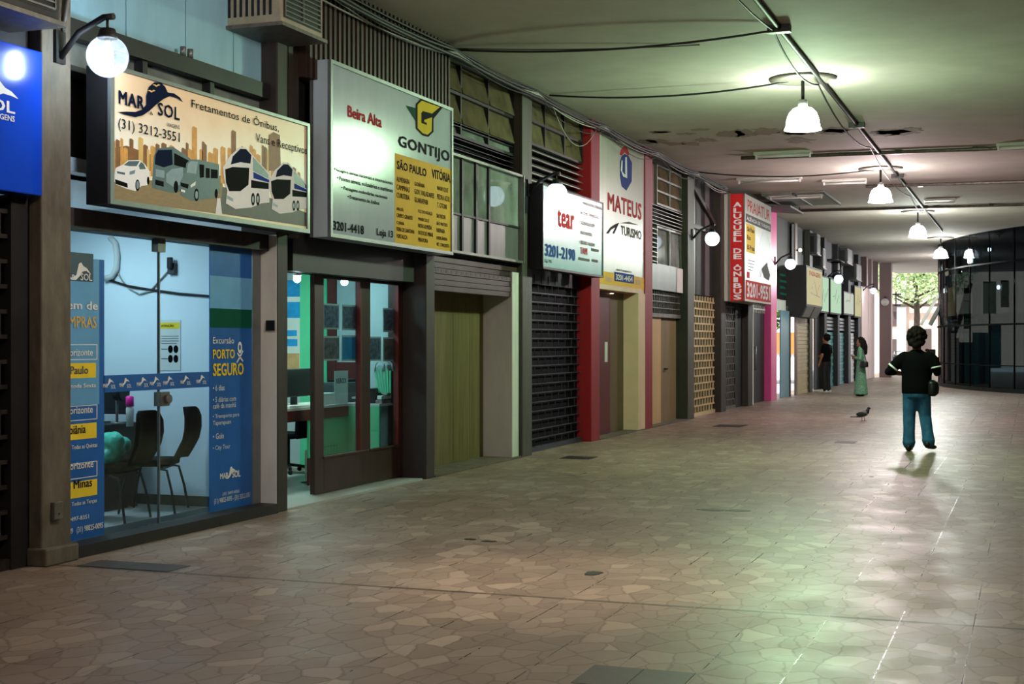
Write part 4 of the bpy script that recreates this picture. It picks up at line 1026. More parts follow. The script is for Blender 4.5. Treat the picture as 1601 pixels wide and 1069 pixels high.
for a, c in zip(ys, ys[1:]): MB().box(XA, XA + .03, a + .004, c - .004, .02, 2.3).build('board', 'plywood', t)
struct('wall_left', MB().box(XA - .05, XP - .05, 16.95, 17.2, .02, 2.4), 'white_paint', 'white side wall of the boarded recess', 'wall')
struct('wall_left', MB().box(-7.0, -6.66, 14.2, 14.34, .02, 2.62), 'office_grey', 'grey partition between the office and the boarded recess', 'wall')

# ================================================================== BAY 4: mint sign over black rolling grille
window_grid(3, 17.6, 20.2, 4.18, 4.8, 3, 2, 'grimy window grid above the mint sign', tilt=.03)
louvres(17.6, 20.2, 3.55, 4.16, 6, 'dull_alu', 'grey louvres above the mint sign')
sheet('fascia', 17.6, 20.2, 2.3, 3.55, XG - .02, 'black_iron', 'black fascia behind the mint sign')
t = thing('shop_sign', 'mint green sign with a large navy phone number', 'sign', (-6.1, 18.8, 2.46))
Xs, ya, yb, za, zb = -6.0, 17.42, 20.2, 2.46, 3.58
MB().box(-6.18, Xs - .008, ya, yb, za, zb).build('sign_box', 'black_iron', t)
MB().box(Xs - .008, Xs - .002, ya + .02, yb - .03, za + .03, zb - .02).build('panel', 'sign_mint', t)
b = MB(); b.box(Xs - .01, Xs + .006, ya, yb, za, za + .03).box(Xs - .01, Xs + .006, ya, yb, zb - .02, zb).box(Xs - .01, Xs + .006, yb - .03, yb, za, zb).box(Xs - .01, Xs + .006, ya, ya + .02, za, zb).build('frame', 'dark_steel', t)
b = MB(); X = Xs + .002
wr(b, 'tear', 872, 354, 898, 326, X, 'ink_red', .03, sp=1.1); wr(b, 'TAM', 907.5, 396.5, 918.5, 386, X, 'ink_red', .06)
b.build('red_lettering', 'ink_red', t, fix=False)
b = MB(); wr(b, '3201-2190', 852.5, 400, 899.5, 380.5, X, 'ink_blue', .04); wr(b, 'Lj 15', 852.5, 411, 862.5, 404.5, X, 'ink_black', .02); b.build('phone_number', 'ink_blue', t, fix=False)
b = MB()
for s, l, r, y in (('• PASSAGENS AÉREAS', 910, 941, 319), ('• PACOTES TURÍSTICOS', 906, 936, 334), ('• HOSPEDAGEM', 906, 930, 350), ('• EXCURSÕES', 906, 926, 365), ('• SEGURO VIAGEM', 906, 930, 381)): wr(b, s, l, y, r, y - 6, X, 'ink_grey', .02)
for l, r, y in ((925, 936, 392), (905, 922, 406), (926, 935, 409)): b.box(X - .001, X, fy(l, X), fy(r, X), fz(l, y, X), fz(l, y - 4, X), 'ink_grey')
b.build('lettering', 'ink_grey', t, fix=False)
grille('rolling_grille', 17.58, 20.25, 0, 2.42, -6.38, 'dull_steel', 'black rolling grille closed under the mint sign', 'grille', 'navy_panel', row=.125, cell=.3, bar=.007, wide=.007)

# ================================================================== BAY 5: white panel between red pillars
t = thing('shop_sign', 'tall white panel with red lettering between two red pillars', 'sign', (-6.25, 22, 2.42))
ya, yb, za, zb = 20.7, 23.4, 2.4, 4.72; Xs = -6.22
MB().box(-6.5, Xs, ya, yb, za, zb).build('panel', 'sign_white', t)
X = Xs + .002
MB().box(Xs, X, ya, yb, za, fz(945, 424, X)).build('yellow_band', 'sign_yellow', t)
b = MB(); wr(b, 'MATEUS', 950, 328, 1003, 300, X, 'ink_red', .03, sp=1.05); b.build('company_name', 'ink_red', t, fix=False)
O = (920, 190, 3.96); b = MB()
art(b, [(195, 205), (200, 175), (220, 152), (238, 158), (255, 200), (245, 215), (225, 190), (208, 210)], X, 'ink_red', *O)
art(b, [(195, 250), (205, 215), (225, 200), (250, 215), (270, 255), (268, 370), (235, 428), (205, 400), (195, 330)], X, 'ink_blue', *O)
art(b, [(200, 300), (205, 240), (212, 240), (210, 310), (228, 330), (228, 220), (238, 218), (240, 350), (215, 340)], X + .001, 'ink_white', *O)
b.build('logo', 'ink_blue', t, 'blue and red shield emblem', fix=False)
b = MB()
art(b, [(108, 692), (135, 655), (165, 635), (192, 625), (180, 650), (160, 695), (148, 692), (165, 655), (140, 670), (125, 694)], X, 'ink_black', *O)
art(b, [(190, 628), (250, 620), (310, 640), (250, 634)], X, 'ink_grey', *O)
wr(b, 'TURISMO', 970.5, 367, 1003, 352, X, 'ink_grey', .04)
b.build('lettering', 'ink_black', t, fix=False)
b = MB(); b.box(X, X + .002, fy(960.5, X), fy(991, X), fz(960.5, 439, X), fz(960.5, 424.5, X)).build('phone_plate', 'ink_blue', t, 'blue plate with white number')
b = MB(); wr(b, '3201-4454', 963, 437, 989, 428, X + .004, 'ink_white', .03); wr(b, 'ÔNIBUS', 946, 440, 957, 430, X + .004, 'ink_tan', .02); wr(b, 'TURISMO', 993, 445, 1003, 435, X + .004, 'ink_tan', .02); wr(b, 'FRETAMENTO', 964, 423, 988, 420, X + .004, 'ink_grey', .02); b.build('phone_lettering', 'ink_white', t, fix=False)
struct('wall_left', MB().box(XB, XB + .1, 20.7, 23.4, 4.72, CH), 'dark_panel', 'dark strip above the tall white panel', 'wall')
struct('ceiling', MB().box(-6.95, -6.22, 20.7, 23.4, 2.32, 2.4), 'cream_wall', 'cream soffit over the recessed brown door', 'soffit')
for i, (px, lab) in enumerate(((958, 'small warm soffit lamp left above the brown door'), (984, 'small warm soffit lamp right above the brown door'))):
    y = fy(px, -6.4)
    t = thing('soffit_lamp', lab, 'lamp', (-6.42, y, 2.3), group='soffit lamps')
    MB().tube([(-6.42, y, 2.335), (-6.42, y, 2.295)], .045, n=14).build('rim', 'aluminium', t)
    MB().tube([(-6.42, y, 2.3), (-6.42, y, 2.288)], .034, n=14).build('bulb', 'warm_spot', t)
struct('wall_left', MB().box(-6.46, -6.2, 22.95, 23.4, .02, 2.32), 'cream_wall', 'cream side wall of the recess between red pillars', 'wall')
struct('wall_left', MB().box(-6.5, -6.3, 20.7, 20.78, .02, 2.32), 'dark_red', 'dark red near side of the recess between red pillars', 'wall')
t = thing('entrance_door', 'brown recessed door beside a dark red frame', 'door', (-6.5, 21.9, .02))
MB().box(-6.52, -6.46, fy(951, -6.46), 22.95, .02, 2.32).build('leaf', 'brown_door', t)
MB().box(-6.52, -6.43, 20.78, fy(951, -6.46), .02, 2.32).build('frame', 'dark_red', t)
MB().box(-6.43, -6.425, fy(945.5, -6.43), fy(949.5, -6.43), 1.18, 1.5).build('sticker', 'paper', t)

# ================================================================== BAY 6: white louvres and pale boards
window_grid(4, 24.7, 26.6, 4.0, 4.7, 2, 3, 'window grid above the white louvres right of the red pillars', fr='dull_alu', tilt=.02)
sheet('side_strip', 23.9, 24.7, 3.95, 4.7, XG, 'dark_red', 'dark red strip beside the window grid above white louvres')
louvres(23.9, 26.6, 3.6, 4.0, 6, 'white_plastic', 'long white louvres right of the second red pillar')
louvres(23.9, 24.7, 2.92, 3.58, 8, 'white_plastic', 'short ladder of white louvres beside two grey panes')
window_grid(5, 24.7, 26.6, 2.9, 3.58, 2, 1, 'pair of greenish panes with a lamp reflection', m='pale_glass', fr='dull_alu', tilt=0)
sheet('sign_board', 23.9, 26.6, 2.44, 2.9, XG + .06, 'grey_panel', 'blank grey board over the pale boarded doorway', 'sign board')
for a, c in ((23.9, 24.2), (26.1, 26.6)): sheet('board_end', a, c, 2.44, 2.9, XG + .066, 'white_paint', 'white end of the blank grey board, ' + ('beside the red pillar' if a < 25 else 'beside the steel pillar'), 'panel', th=.006)
grille('transom_grille', 23.9, 26.6, 1.95, 2.44, XG, 'old_metal', 'grey transom grille above the pale boards', 'grille', 'black_iron', row=.12, cell=.15, bar=.008, wide=.012, half=False)
t = thing('boarded_door', 'pale boards with a plain wooden door beside them', 'boards', (-6.5, 25.2, .02))
MB().box(-6.5, -6.38, 23.9, 25.2, .02, 1.95).build('board', 'pale_board', t)
dl = MB().box(-6.5, -6.41, 25.25, 26.5, .02, 1.95).build('door_leaf', 'door_board', t, 'darker door leaf')
MB().tube([(-6.41, 25.55, 1.0), (-6.36, 25.55, 1.0), (-6.36, 25.67, 1.0)], .014, n=8).build('handle', 'black_iron', dl)

# ================================================================== BAY 7: beige lattice shutter
t = thing('wooden_cladding', 'dark wooden cladding with a diagonal brace above the beige shutter', 'cladding', (XG, 28.5, 2.46))
n = 6
for i in range(n):
    a = 27.15 + (29.7 - 27.15) * i / n; MB().box(XB, XG - .01 * (i % 2), a + .006, a + 2.55 / n - .006, 2.46, CH).build('board', 'grey_panel' if i % 3 == 1 else 'dark_panel', t)
MB().bar((XG + .04, 27.4, 4.65), (XG + .04, 29.65, 4.0), .05, .1).build('brace', 'brown_pillar', t)
MB().box(XG - .02, XG + .05, 27.15, 29.7, 3.78, 3.86).build('rail', 'dark_steel', t)
grille('rolling_grille', 27.15, 29.7, 0, 2.44, XG, 'beige_shutter', 'beige lattice rolling shutter', 'grille', 'shutter_back', row=.152, cell=.26, bar=.016, wide=.045)

# ================================================================== BAY 8: red projecting sign box
t = thing('shop_sign', 'projecting sign box with red side and pale printed front', 'sign', (-5.93, 31.7, 2.38))
ya, yb, za, zb, Xf, Xk = 30.02, 33.25, 2.38, 4.68, -5.75, -6.1
MB().box(Xk - .12, Xf, ya, yb, za, zb).build('sign_box', 'sign_white', t)
MB().box(Xk, Xf, ya - .006, ya, za, zb).build('red_side', 'sign_red', t)
b = MB()
for x in (Xk, Xf - .03): b.box(x, x + .03, ya - .016, ya - .006, za, zb)
b.build('edge_strip', 'aluminium', t)
b = MB(); s = 'ALUGUEL DE ÔNIBUS'; n = len(s); top, bot = zb - .16, za + .03; st = (top - bot) / (n + 0.0)
k = 0
for i, ch in enumerate(s):
    if ch != ' ':
        write(b, ch, (Xk + .1, ya - .009, top - (i + 1) * st), UX, UZ, (Xf - Xk) * .5 if ch != 'I' else .1, st * (.86 if ch != 'Ô' else 1.1), 'ink_white', .05)
b.build('vertical_lettering', 'ink_white', t, fix=False)
X = Xf + .002; yy = lambda f: ya + (yb - ya) * f; zz = lambda f: za + (zb - za) * f
b = MB()
b.box(Xf, X, yy(.02), yy(.98), zz(.74), zz(.82), 'ink_grey'); b.box(Xf, X, yy(.02), yy(.98), zz(.02), zz(.2), 'ink_red')
b.box(Xf, X, yy(.04), yy(.36), zz(.46), zz(.73), 'ink_yellow')
b.poly([(X, yy(p), zz(q)) for p, q in ((.55, .4), (.52, .58), (.7, .76), (.97, .62), (.99, .5), (.9, .4), (.72, .36), (.56, .24), (.36, .44), (.44, .5))], 'ink_slate')
b.poly([(X + .001, yy(p), zz(q)) for p, q in ((.6, .34), (.82, .42), (.96, .3), (.9, .24), (.7, .26))], 'ink_grey')
b.box(Xf, X, yy(.06), yy(.16), zz(.22), zz(.28), 'ink_red')
b.build('printing', 'ink_grey', t, fix=False)
b = MB(); X += .002
write(b, 'PRAIATUR', (X, yy(.08), zz(.845)), UY, UZ, (yb - ya) * .86, .26, 'ink_red', .0); write(b, 'AGÊNCIA DE TURISMO', (X, yy(.05), zz(.76)), UY, UZ, (yb - ya) * .9, .1, 'ink_white', .02)
write(b, '3201-9551', (X, yy(.06), zz(.04)), UY, UZ, (yb - ya) * .88, .32, 'ink_white', .03)
for s, f, w in (('São Paulo', .66, .26), ('Rio', .58, .12), ('ES Praia', .49, .26)): write(b, s, (X, yy(.07), zz(f)), UY, UZ, (yb - ya) * w, .1, 'ink_black', .02)
for i in range(4): b.box(X - .001, X, yy(.1), yy(.36 - .03 * i), zz(.385 - i * .03), zz(.395 - i * .03), 'ink_grey')
b.build('lettering', 'ink_red', t, fix=False)
sheet('wood_cladding', 30.2, 32.75, 2.42, CH, XG, 'brown_pillar', 'brown boards behind the projecting red sign box')
grille('rolling_grille', 30.2, 31.9, 0, 2.42, XG, 'old_metal', 'dark lattice grille under the red sign box', 'grille', 'black_iron', row=.16, cell=.24, bar=.01, wide=.07)
struct('wall_left', MB().box(XB, XG + .02, 31.9, 32.75, 0, 2.42), 'dark_panel', 'dark strip right of the lattice grille under the red sign box', 'wall')
struct('trim_7', MB().box(XG, XP + .004, 33.3, 33.42, 0, 2.42), 'white_paint', 'white painted jamb beside the blue door', 'jamb')
# BAY 9: blue door
sheet('fascia', 33.3, 35.85, 2.4, CH, XG, 'dark_panel', 'dark fascia left of the pink pillar')
t = thing('glass_door', 'blue panelled glass door with long pull handle left of the pink pillar', 'door', (XG, 34.3, 0))
MB().box(XB + .06, XG - .04, 33.42, 34.3, 0, 2.4).build('side_panel', 'pale_blue_panel', t)
MB().box(XB + .06, XG - .02, 34.3, 35.85, 0, 2.4).build('leaf', 'dark_panel', t)
MB().tube([(XG + .03, 34.4, .8), (XG + .03, 34.4, 1.4)], .025, n=8).box(XG - .03, XG + .03, 34.38, 34.42, .82, .85).box(XG - .03, XG + .03, 34.38, 34.42, 1.35, 1.38).build('handle', 'aluminium', t)
t = thing('transom_lattice', 'small white lattice over the blue door', 'lattice', (XG, 34.5, 2.22))
b = MB()
for k in range(9): b.box(XG - .01, XG + .01, 33.45 + k * .28, 33.5 + k * .28, 2.22, 2.4)
b.box(XG - .012, XG + .012, 33.42, 35.85, 2.3, 2.33).build('bars', 'white_plastic', t)
# awning like ceiling flap by the red sign
t = thing('ceiling_flap', 'loose ceiling panel hanging beside the pink pillar', 'panel', (-5.6, 34.4, 4.6))
MB().slab([(-6.2, 4.82), (-5.35, 4.74), (-5.35, 4.7), (-6.2, 4.78)], 'y', 33.6, 35.6).build('board', 'old_metal', t)
MB().bar((-5.4, 34.0, 4.74), (-5.4, 34.0, 4.86), .02, .02).bar((-5.4, 35.3, 4.74), (-5.4, 35.3, 4.86), .02, .02).build('hanger', 'dark_steel', t)

# ================================================================== BAY 10: open side passage
t = thing('passage_screen', 'grey blue screen standing in the bright side passage', 'screen', (-6.27, 37.9, 0))
MB().box(-6.29, -6.25, fy(1221, -6.25), fy(1234, -6.25), 0, 2.35).build('leaf', 'pale_blue_panel', t)
MB().box(-6.31, -6.23, fy(1234, -6.25), fy(1235.5, -6.25), 0, 2.35).build('post', 'dark_steel', t)
sheet('lintel_board', 36.8, 39.4, 2.35, 2.65, XG, 'white_paint', 'pale lintel board over the bright side passage')
t = thing('shop_sign', 'dark green sign board above the side passage', 'sign', (XG, 38.8, 2.65))
MB().box(XG - .04, XG + .02, 37.9, 39.4, 2.65, 3.45).build('board', 'black_iron', t)
b = MB(); 
for i in range(4): b.box(XG + .02, XG + .022, 38.0, 39.1 - .2 * (i % 2), 2.78 + i * .17, 2.84 + i * .17)
b.build('lettering', 'ink_green', t)
sheet('fascia', 36.7, 39.75, 3.45, CH, XG, 'dark_panel', 'dark fascia right of the pink pillar')
# BAY 11 to 16
t = thing('shop_sign', 'dark box sign with cream front beyond the side passage', 'sign', (-6.0, 40.7, 2.2))
ya, yb = 39.1, 42.3
b = MB().box(XB, -5.8, ya, yb, 2.5, 3.62).build('sign_box', 'dark_panel', t)
MB().slab([(-6.3, 2.2), (-5.95, 2.2), (-5.8, 2.5), (-6.3, 2.5)], 'y', ya, yb).build('lower_box', 'dark_panel', t)
MB().box(-5.8, -5.79, ya + .15, yb - .15, 2.55, 3.56).build('panel', 'lit_cream', t, 'glowing cream face')
b = MB(); write(b, 'PASSAGENS', (-5.787, ya + .5, 3.36), UY, UZ, 2.2, .13, 'ink_red', .03)
for i, (p, q, r, s) in enumerate(((.3, .5, .5, .8), (.5, .8, .62, .3), (.62, .3, .8, .7), (.25, .35, .8, .25))):
    b.bar((-5.788, ya + p * 3.2, 2.6 + q * .8), (-5.788, ya + r * 3.2, 2.6 + s * .8), .004, .03, 'ink_brown')
b.build('lettering', 'ink_red', t, fix=False)
for k in (0, 1): MB().slab([(-5.945, 2.2), (-5.94, 2.2), (-5.79, 2.5), (-5.795, 2.5)], 'y', ya + .2 + k * 1.5, ya + 1.5 + k * 1.5).build('lower_panel', 'mid_grey', t)
t = thing('rolling_shutter', 'cream ribbed rolling shutter behind the brown pillar', 'shutter', (XG, 41.2, 0))
b = MB()
for k in range(20): b.box(-6.29, -6.25 - .012 * (k % 2), 40.15, 42.5, k * .11, k * .11 + .1)
b.build('slats', 'beige_shutter', t)
sheet('fascia', 40.15, 42.5, 3.62, CH, XG, 'dark_panel', 'dark fascia above the cream front sign')
sheet('fascia', 43.1, 45.7, 3.6, CH, XG, 'dark_panel', 'dark fascia above the first pale green sign')
sheet('fascia', 46.3, 49.0, 3.6, CH, XG, 'dark_panel', 'dark fascia above the second pale green sign')
sheet('fascia', 49.5, 55.1, 3.6, CH, XG, 'dark_panel', 'dark fascia above the last two pale signs')
for y0, y1, z0, z1, m, lab in ((43.9, 46.0, 2.42, 3.58, 'lit_green', 'first pale green lit sign with a lamp in front'), (46.5, 49.2, 2.42, 3.58, 'lit_green', 'second pale green lit sign, wrinkled'),
                              (50.0, 52.8, 2.46, 3.28, 'lit_white', 'small pale lit sign lower than its neighbours'), (53.2, 55.2, 2.42, 3.6, 'lit_cream', 'last cream lit sign beside the stone slabs')):
    t = thing('shop_sign', lab, 'sign', (-6.15, (y0 + y1) / 2, z0), group='lit signs of the far shops')
    MB().box(XB, -6.12, y0, y1, z0, z1).build('sign_box', 'dark_panel', t)
    MB().box(-6.12, -6.1, y0 + .06, y1 - .06, z0 + .05, z1 - .05).build('panel', m, t)
    b = MB(); R2 = random.Random(int(y0))
    for k in range(3): b.bar((-6.098, y0 + .5 + k * .5, z0 + .3 + R2.random() * .3), (-6.098, y0 + .9 + k * .5, z0 + .4 + R2.random() * .5), .004, .02)
    b.build('crease', 'ink_grey', t, fix=False)
t = thing('glass_door', 'half open glass door with bright street light behind it', 'door', (XG, 43.4, 0))
MB().box(XG - .01, XG, 43.12, 44.6, .05, 2.3).build('glass_pane', 'clear_glass', t)
MB().box(XG - .03, XG + .02, 44.6, 44.68, 0, 2.4).build('frame', 'dark_steel', t)
sheet('shopfront_panel', 44.7, 45.7, 0, 2.42, XG, 'dark_panel', 'dark closed shopfront left of the man in black')
def front(y0, y1, m, lab, shut=True):
    t = thing('rolling_shutter', lab, 'shutter', (XG, (y0 + y1) / 2, 0))
    b = MB()
    for k in range(16): b.box(XB + .06, XG - .014 * (k % 2), y0, y1, k * .115, k * .115 + .105)
    b.build('slats', m, t)
    b = MB()
    for k in range(4): b.box(XB + .06, XG + .02, y0, y1, 1.9 + k * .12, 1.98 + k * .12)
    b.build('upper_slats', 'dull_alu', t)
front(46.3, 49.0, 'teal_wall', 'teal shutter right behind the man in black')
front(49.5, 52.0, 'teal_wall', 'teal shutter left of the woman in green')
front(52.7, 55.1, 'white_plastic', 'pale shutter directly behind the woman in green')
aircon('air conditioner mounted above the first pale green sign', -6.36, -6.0, fy(1287, -6), fy(1291, -6), 3.75, 4.4, case='grey_plastic')
aircon('air conditioner mounted high above the second pale green sign', -6.36, -5.95, 49.6, 51.0, 4.2, 4.75, case='grey_plastic')
aircon('air conditioner mounted above the small pale sign', -6.36, -5.95, 52.3, 53.9, 3.75, 4.35, case='grey_plastic')
aircon('air conditioner mounted above the last cream sign', -6.36, -6.0, 42.6, 43.3, 4.1, 4.75, case='grey_plastic')
t = thing('pipe_bracket', 'dark pipe bracket between the far air conditioners', 'bracket', (-6.1, 47.6, 3.6))
MB().tube([(-6.38, 47.0, 4.2), (-5.95, 47.0, 4.2), (-5.95, 48.6, 4.2), (-6.38, 48.6, 4.2)], .03, n=8).build('upper_pipe', 'dark_steel', t)
MB().tube([(-5.95, 47.8, 4.2), (-5.95, 47.8, 3.7), (-6.38, 47.8, 3.7)], .03, n=8).build('lower_pipe', 'dark_steel', t)
y, z = fac(1250, 391, -6.12)
t = thing('spot_lamp', 'small warm lamp high above the globe past the pink pillar', 'lamp', (-6.2, y, z))
MB().box(-6.2, -6.14, y - .04, y + .04, z - .02, z + .02).build('bracket', 'dark_steel', t)
MB().ball((-6.1, y, z), .05).build('bulb', 'warm_spot', t)

# ================================================================== CEILING: pendants, conduit, cables, fittings
for i, (Y, c, p) in enumerate(LAMPS):
    X = -2.72
    labs = ['pendant lamp behind the camera', 'pendant lamp over the near floor', 'nearest bright pendant lamp, its glow greenish', 'second pendant lamp, its glow pinkish', 'third pendant lamp in front of the dark curved building', 'pendant lamp hidden by the curved building', 'small far pendant lamp near the bright exit']
    t = thing('pendant_lamp', labs[i], 'pendant lamp', (X, Y, CH - .7), group='pendant lamps along the ceiling')
    MB().tube([(X, Y, CH), (X, Y, CH - .025), (X, Y, CH - .035)], [.42, .42, .3], n=32).build('ceiling_plate', 'old_metal', t)
    MB().tube([(X, Y, CH - .03), (X, Y, CH - .32)], .022, n=10).build('rod', 'dark_steel', t)
    MB().tube([(X, Y, CH - .28), (X, Y, CH - .38)], .06, n=16).build('lamp_holder', 'aluminium', t)
    prof = [(.07, CH - .37), (.12, CH - .39), (.17, CH - .44), (.2, CH - .52), (.215, CH - .62), (.235, CH - .655)]
    b = MB(); n = 32; vs = []
    for r, z in prof:
        for k in range(n): a = 2 * PI * k / n; vs.append((X + r * math.cos(a), Y + r * math.sin(a), z))
    b.add(vs, [(j * n + k, j * n + (k + 1) % n, (j + 1) * n + (k + 1) % n, (j + 1) * n + k) for j in range(len(prof) - 1) for k in range(n)], None, True)
    b.build('shade', 'shade_glow_%d' % i, t, fix=False)
    MB().ball((X, Y, CH - .5), (.05, .05, .08)).build('bulb', 'bulb_white', t)
    light('pendant_light', 'POINT', (X, Y, CH - .74), p, c, .09, parent=t)
    if i == 1:
        o = light('pendant_beam', 'SPOT', (X, Y, CH - .6), 420, (1, .84, .66), .05, parent=t); o.data.spot_size = math.radians(46); o.data.spot_blend = 1.0
def sagline(p, q, sag, n=12, wob=0):
    p, q = Vector(p), Vector(q); o = []
    for k in range(n + 1):
        f = k / n; v = p.lerp(q, f); v.z -= sag * 4 * f * (1 - f); v.x += R.uniform(-wob, wob); o.append(v)
    return o
def cable(pts, r, m, label, group='ceiling cables'):
    return tag(MB().tube(pts, r, n=6).build('cable', m, None, loc=pts[0]), label, 'cable', group)
t = thing('conduit', 'long dark conduit running along the ceiling beside the pendants', 'conduit', (-2.5, 20, CH - .03))
MB().tube([(-2.5, y, CH - .031) for y in (3, 10, 20, 30, 44)], .028, n=8).build('pipe', 'cable_black', t)
for y in (9, 14.95, 22, 29, 36): MB().box(-2.62, -2.38, y - .05, y + .05, CH - .08, CH).build('clamp', 'dark_steel', t)
pts = []
for y0, y1, s in ((10, 14.95, .12), (14.95, 18.3, .16), (18.3, 24.5, .2), (24.5, 33, .18), (33, 37.3, .1)): pts += sagline((-2.56, y0, CH - .05), (-2.56, y1, CH - .05), s, 8)[:-1]
cable(pts, .012, 'cable_black', 'sagging black cable beside the long ceiling conduit')
cable(sagline((-6.2, 14.8, CH - .02), (-2.55, 14.95, CH - .05), .1), .013, 'cable_black', 'dark cable crossing the ceiling nearest the camera')
cable(sagline((-6.15, 14.75, CH - .02), (-3.5, 15.6, CH - .005), .03), .006, 'cable_black', 'thin stray wire crossing near the first ceiling cable')
cable(sagline((-6.1, 18.0, CH - .02), (-2.9, 18.05, CH - .03), .1), .013, 'cable_black', 'dark cable crossing the ceiling to the greenish pendant')
cable(sagline((-6.2, 27.0, CH - .02), (-2.8, 27.9, CH - .02), .12), .014, 'cable_black', 'dark cable crossing the ceiling to the pinkish pendant')
for i, (y, lab) in enumerate(((25.6, 'cross pipe on the ceiling just past the greenish pendant'), (31.1, 'cross pipe on the ceiling just past the pinkish pendant'), (36.2, 'cross pipe on the ceiling before the third pendant'))):
    t = thing('ceiling_pipe', lab, 'pipe', (-1, y, CH - .05), group='cross pipes')
    MB().tube([(-4.9 if i == 0 else (-3.3 if i == 1 else -5.6), y - .4, CH - .04), (6, y + .2, CH - .04)], .035, n=8).build('pipe', 'old_metal', t)
    for x in (-2.2, -.9, .6): MB().box(x - .05, x + .05, y - .2, y + .05, CH - .05, CH).build('clamp', 'dark_steel', t)
for i, (x, y, ln, lab) in enumerate(((-4.1, 24.9, 1.0, 'old bare batten fitting beyond the greenish pendant'), (-5.0, 28.7, 1.3, 'old batten fitting near the tall white panel end of the ceiling'), (-5.0, 32.2, 1.2, 'broken ceiling fitting beside the red sign box'), (-3.6, 29.6, .9, 'short batten fitting left of the pinkish pendant'), (-.1, 25.2, .9, 'pale batten fitting at the right edge of the ceiling'), (-2.0, 34.4, .7, 'short batten fitting before the third pendant'))):
    t = thing('batten_light', lab, 'ceiling light', (x, y, CH - .08), group='unlit batten lights')
    MB().box(x - ln / 2, x + ln / 2, y - .12, y + .12, CH - .05, CH).build('base', 'sign_white', t)
    MB().tube([(x - ln / 2 + .03, y, CH - .08), (x + ln / 2 - .03, y, CH - .08)], .02, n=8).build('tube', 'white_plastic', t)
    for s in (-1, 1): MB().box(x + s * (ln / 2 - .03) - .015, x + s * (ln / 2 - .03) + .015, y - .03, y + .03, CH - .11, CH - .05).build('holder', 'white_plastic', t)
t = thing('skylight_frame', 'pale framed panel set in the ceiling by the red sign box', 'panel', (-4.9, 33, CH - .04))
MB().box(-5.7, -4.3, 31.6, 34.6, CH - .03, CH).build('panel', 'dull_alu', t)
for x in (-5.7, -5.0, -4.32): MB().box(x, x + .03, 31.6, 34.6, CH - .06, CH - .03).build('bar', 'dark_steel', t)
x, y, z = -.9, 45.2, CH - .1
t = thing('smoke_detector', 'small pale ceiling sensor above the dark curved building', 'sensor', (x, y, CH - .1))
MB().tube([(x, y, CH), (x, y, CH - .06), (x, y, CH - .14)], [.14, .14, .06], n=16).build('housing', 'white_plastic', t)
MB().ball((x, y, CH - .14), .05, n=10, h=6).build('lens', 'grey_plastic', t)
for px, py, rx, ry, lab in ((1055, 221, .55, .12, 'flaking patch on the ceiling above the first red pillar'), (1075, 206, .5, .06, 'thin flaking streak on the ceiling above the first red pillar'), (1185, 214, .7, .2, 'broad damp patch on the ceiling left of the greenish pendant'), (1330, 208, .8, .15, 'damp patch on the ceiling right of the greenish pendant'), (1425, 206, .7, .1, 'damp streak on the ceiling toward the right edge')):
    d = (CH - EYE) * FPX / (HZ - py); r = (px - 800.5) / FPX * d; x, y = -d * SN + r * CS, d * CS + r * SN
    b = MB(); rg = random.Random(px)
    for q in range(5):
        cx, cy = x + rg.uniform(-rx, rx), y + rg.uniform(-ry, ry) * 3
        b.slab([(cx + rx * .35 * math.cos(k * PI / 9) * rg.uniform(.5, 1.2), cy + ry * 2.2 * math.sin(k * PI / 9) * rg.uniform(.5, 1.2)) for k in range(18)], 'z', CH - .004, CH - .0005)
    tag(b.build('paint_patch', 'ceiling_damp', None, loc=(x, y, CH)), lab, 'patch', 'flaking ceiling patches')
# cable bundle along the facade
labs = ['uppermost cable of the bundle along the shopfront top', 'thick black cable of the bundle along the shopfront top', 'pale cable looping along the shopfront top', 'grey cable under the pale looping one', 'thin dark cable hanging lowest along the shopfront top', 'second black cable pressed to the ceiling corner']
for k in range(6):
    pts = []; ys = [7.9, 11.2, 14.6, 17.4, 20.5, 23.7, 26.9, 30.0]
    for a, c in zip(ys, ys[1:]): pts += sagline((-6.08 + .012 * k - .0 * k, a, CH - .05 - .022 * k), (-6.08 + .012 * k, c, CH - .05 - .022 * k), (.02, .05, .13, .09, .16, .03)[k] * R.uniform(.5, 1.4), 10)[:-1]
    cable(pts, (.012, .018, .007, .008, .006, .02)[k], ('cable_black', 'cable_black', 'cable_grey', 'cable_grey', 'cable_black', 'cable_black')[k], labs[k], 'cable bundle along the shopfronts')
cable(sagline((-6.05, 11.2, 4.62), (-6.1, 14.55, 4.72), .05), .009, 'cable_grey', 'single pale cable sagging across the brown ribbed wall')
cable(sagline((-6.1, 18.1, 4.74), (-6.15, 20.4, 4.74), .42), .006, 'cable_grey', 'pale wire looping down in front of the grimy window grid')
cable([Vector((-6.14, 17.62, 3.3)), Vector((-6.1, 17.62, 3.0)), Vector((-6.09, 17.66, 2.9)), Vector((-6.11, 17.7, 3.05)), Vector((-6.14, 17.66, 3.32))], .005, 'cable_grey', 'small wire loop hanging below the globe at the mint sign', 'loose wires')
for i, (p, lab) in enumerate((((105, 0), 'left grey conduit coming down beside the concrete pillar'), ((118, 0), 'right grey conduit coming down beside the concrete pillar'))):
    y = 7.98 + i * .05
    tag(MB().tube([(-6.17 if not i else -6.26, y, CH), (-6.17 if not i else -6.26, y + .02, 4.1), (-6.17 if not i else -6.26, y - .02, 3.85), (-6.19 if not i else -6.28, y - .04, 3.62)], .016, n=8).build('conduit', 'old_metal', None, loc=(-6.17, y, 3.7)), lab, 'conduit', 'conduits by the concrete pillar')

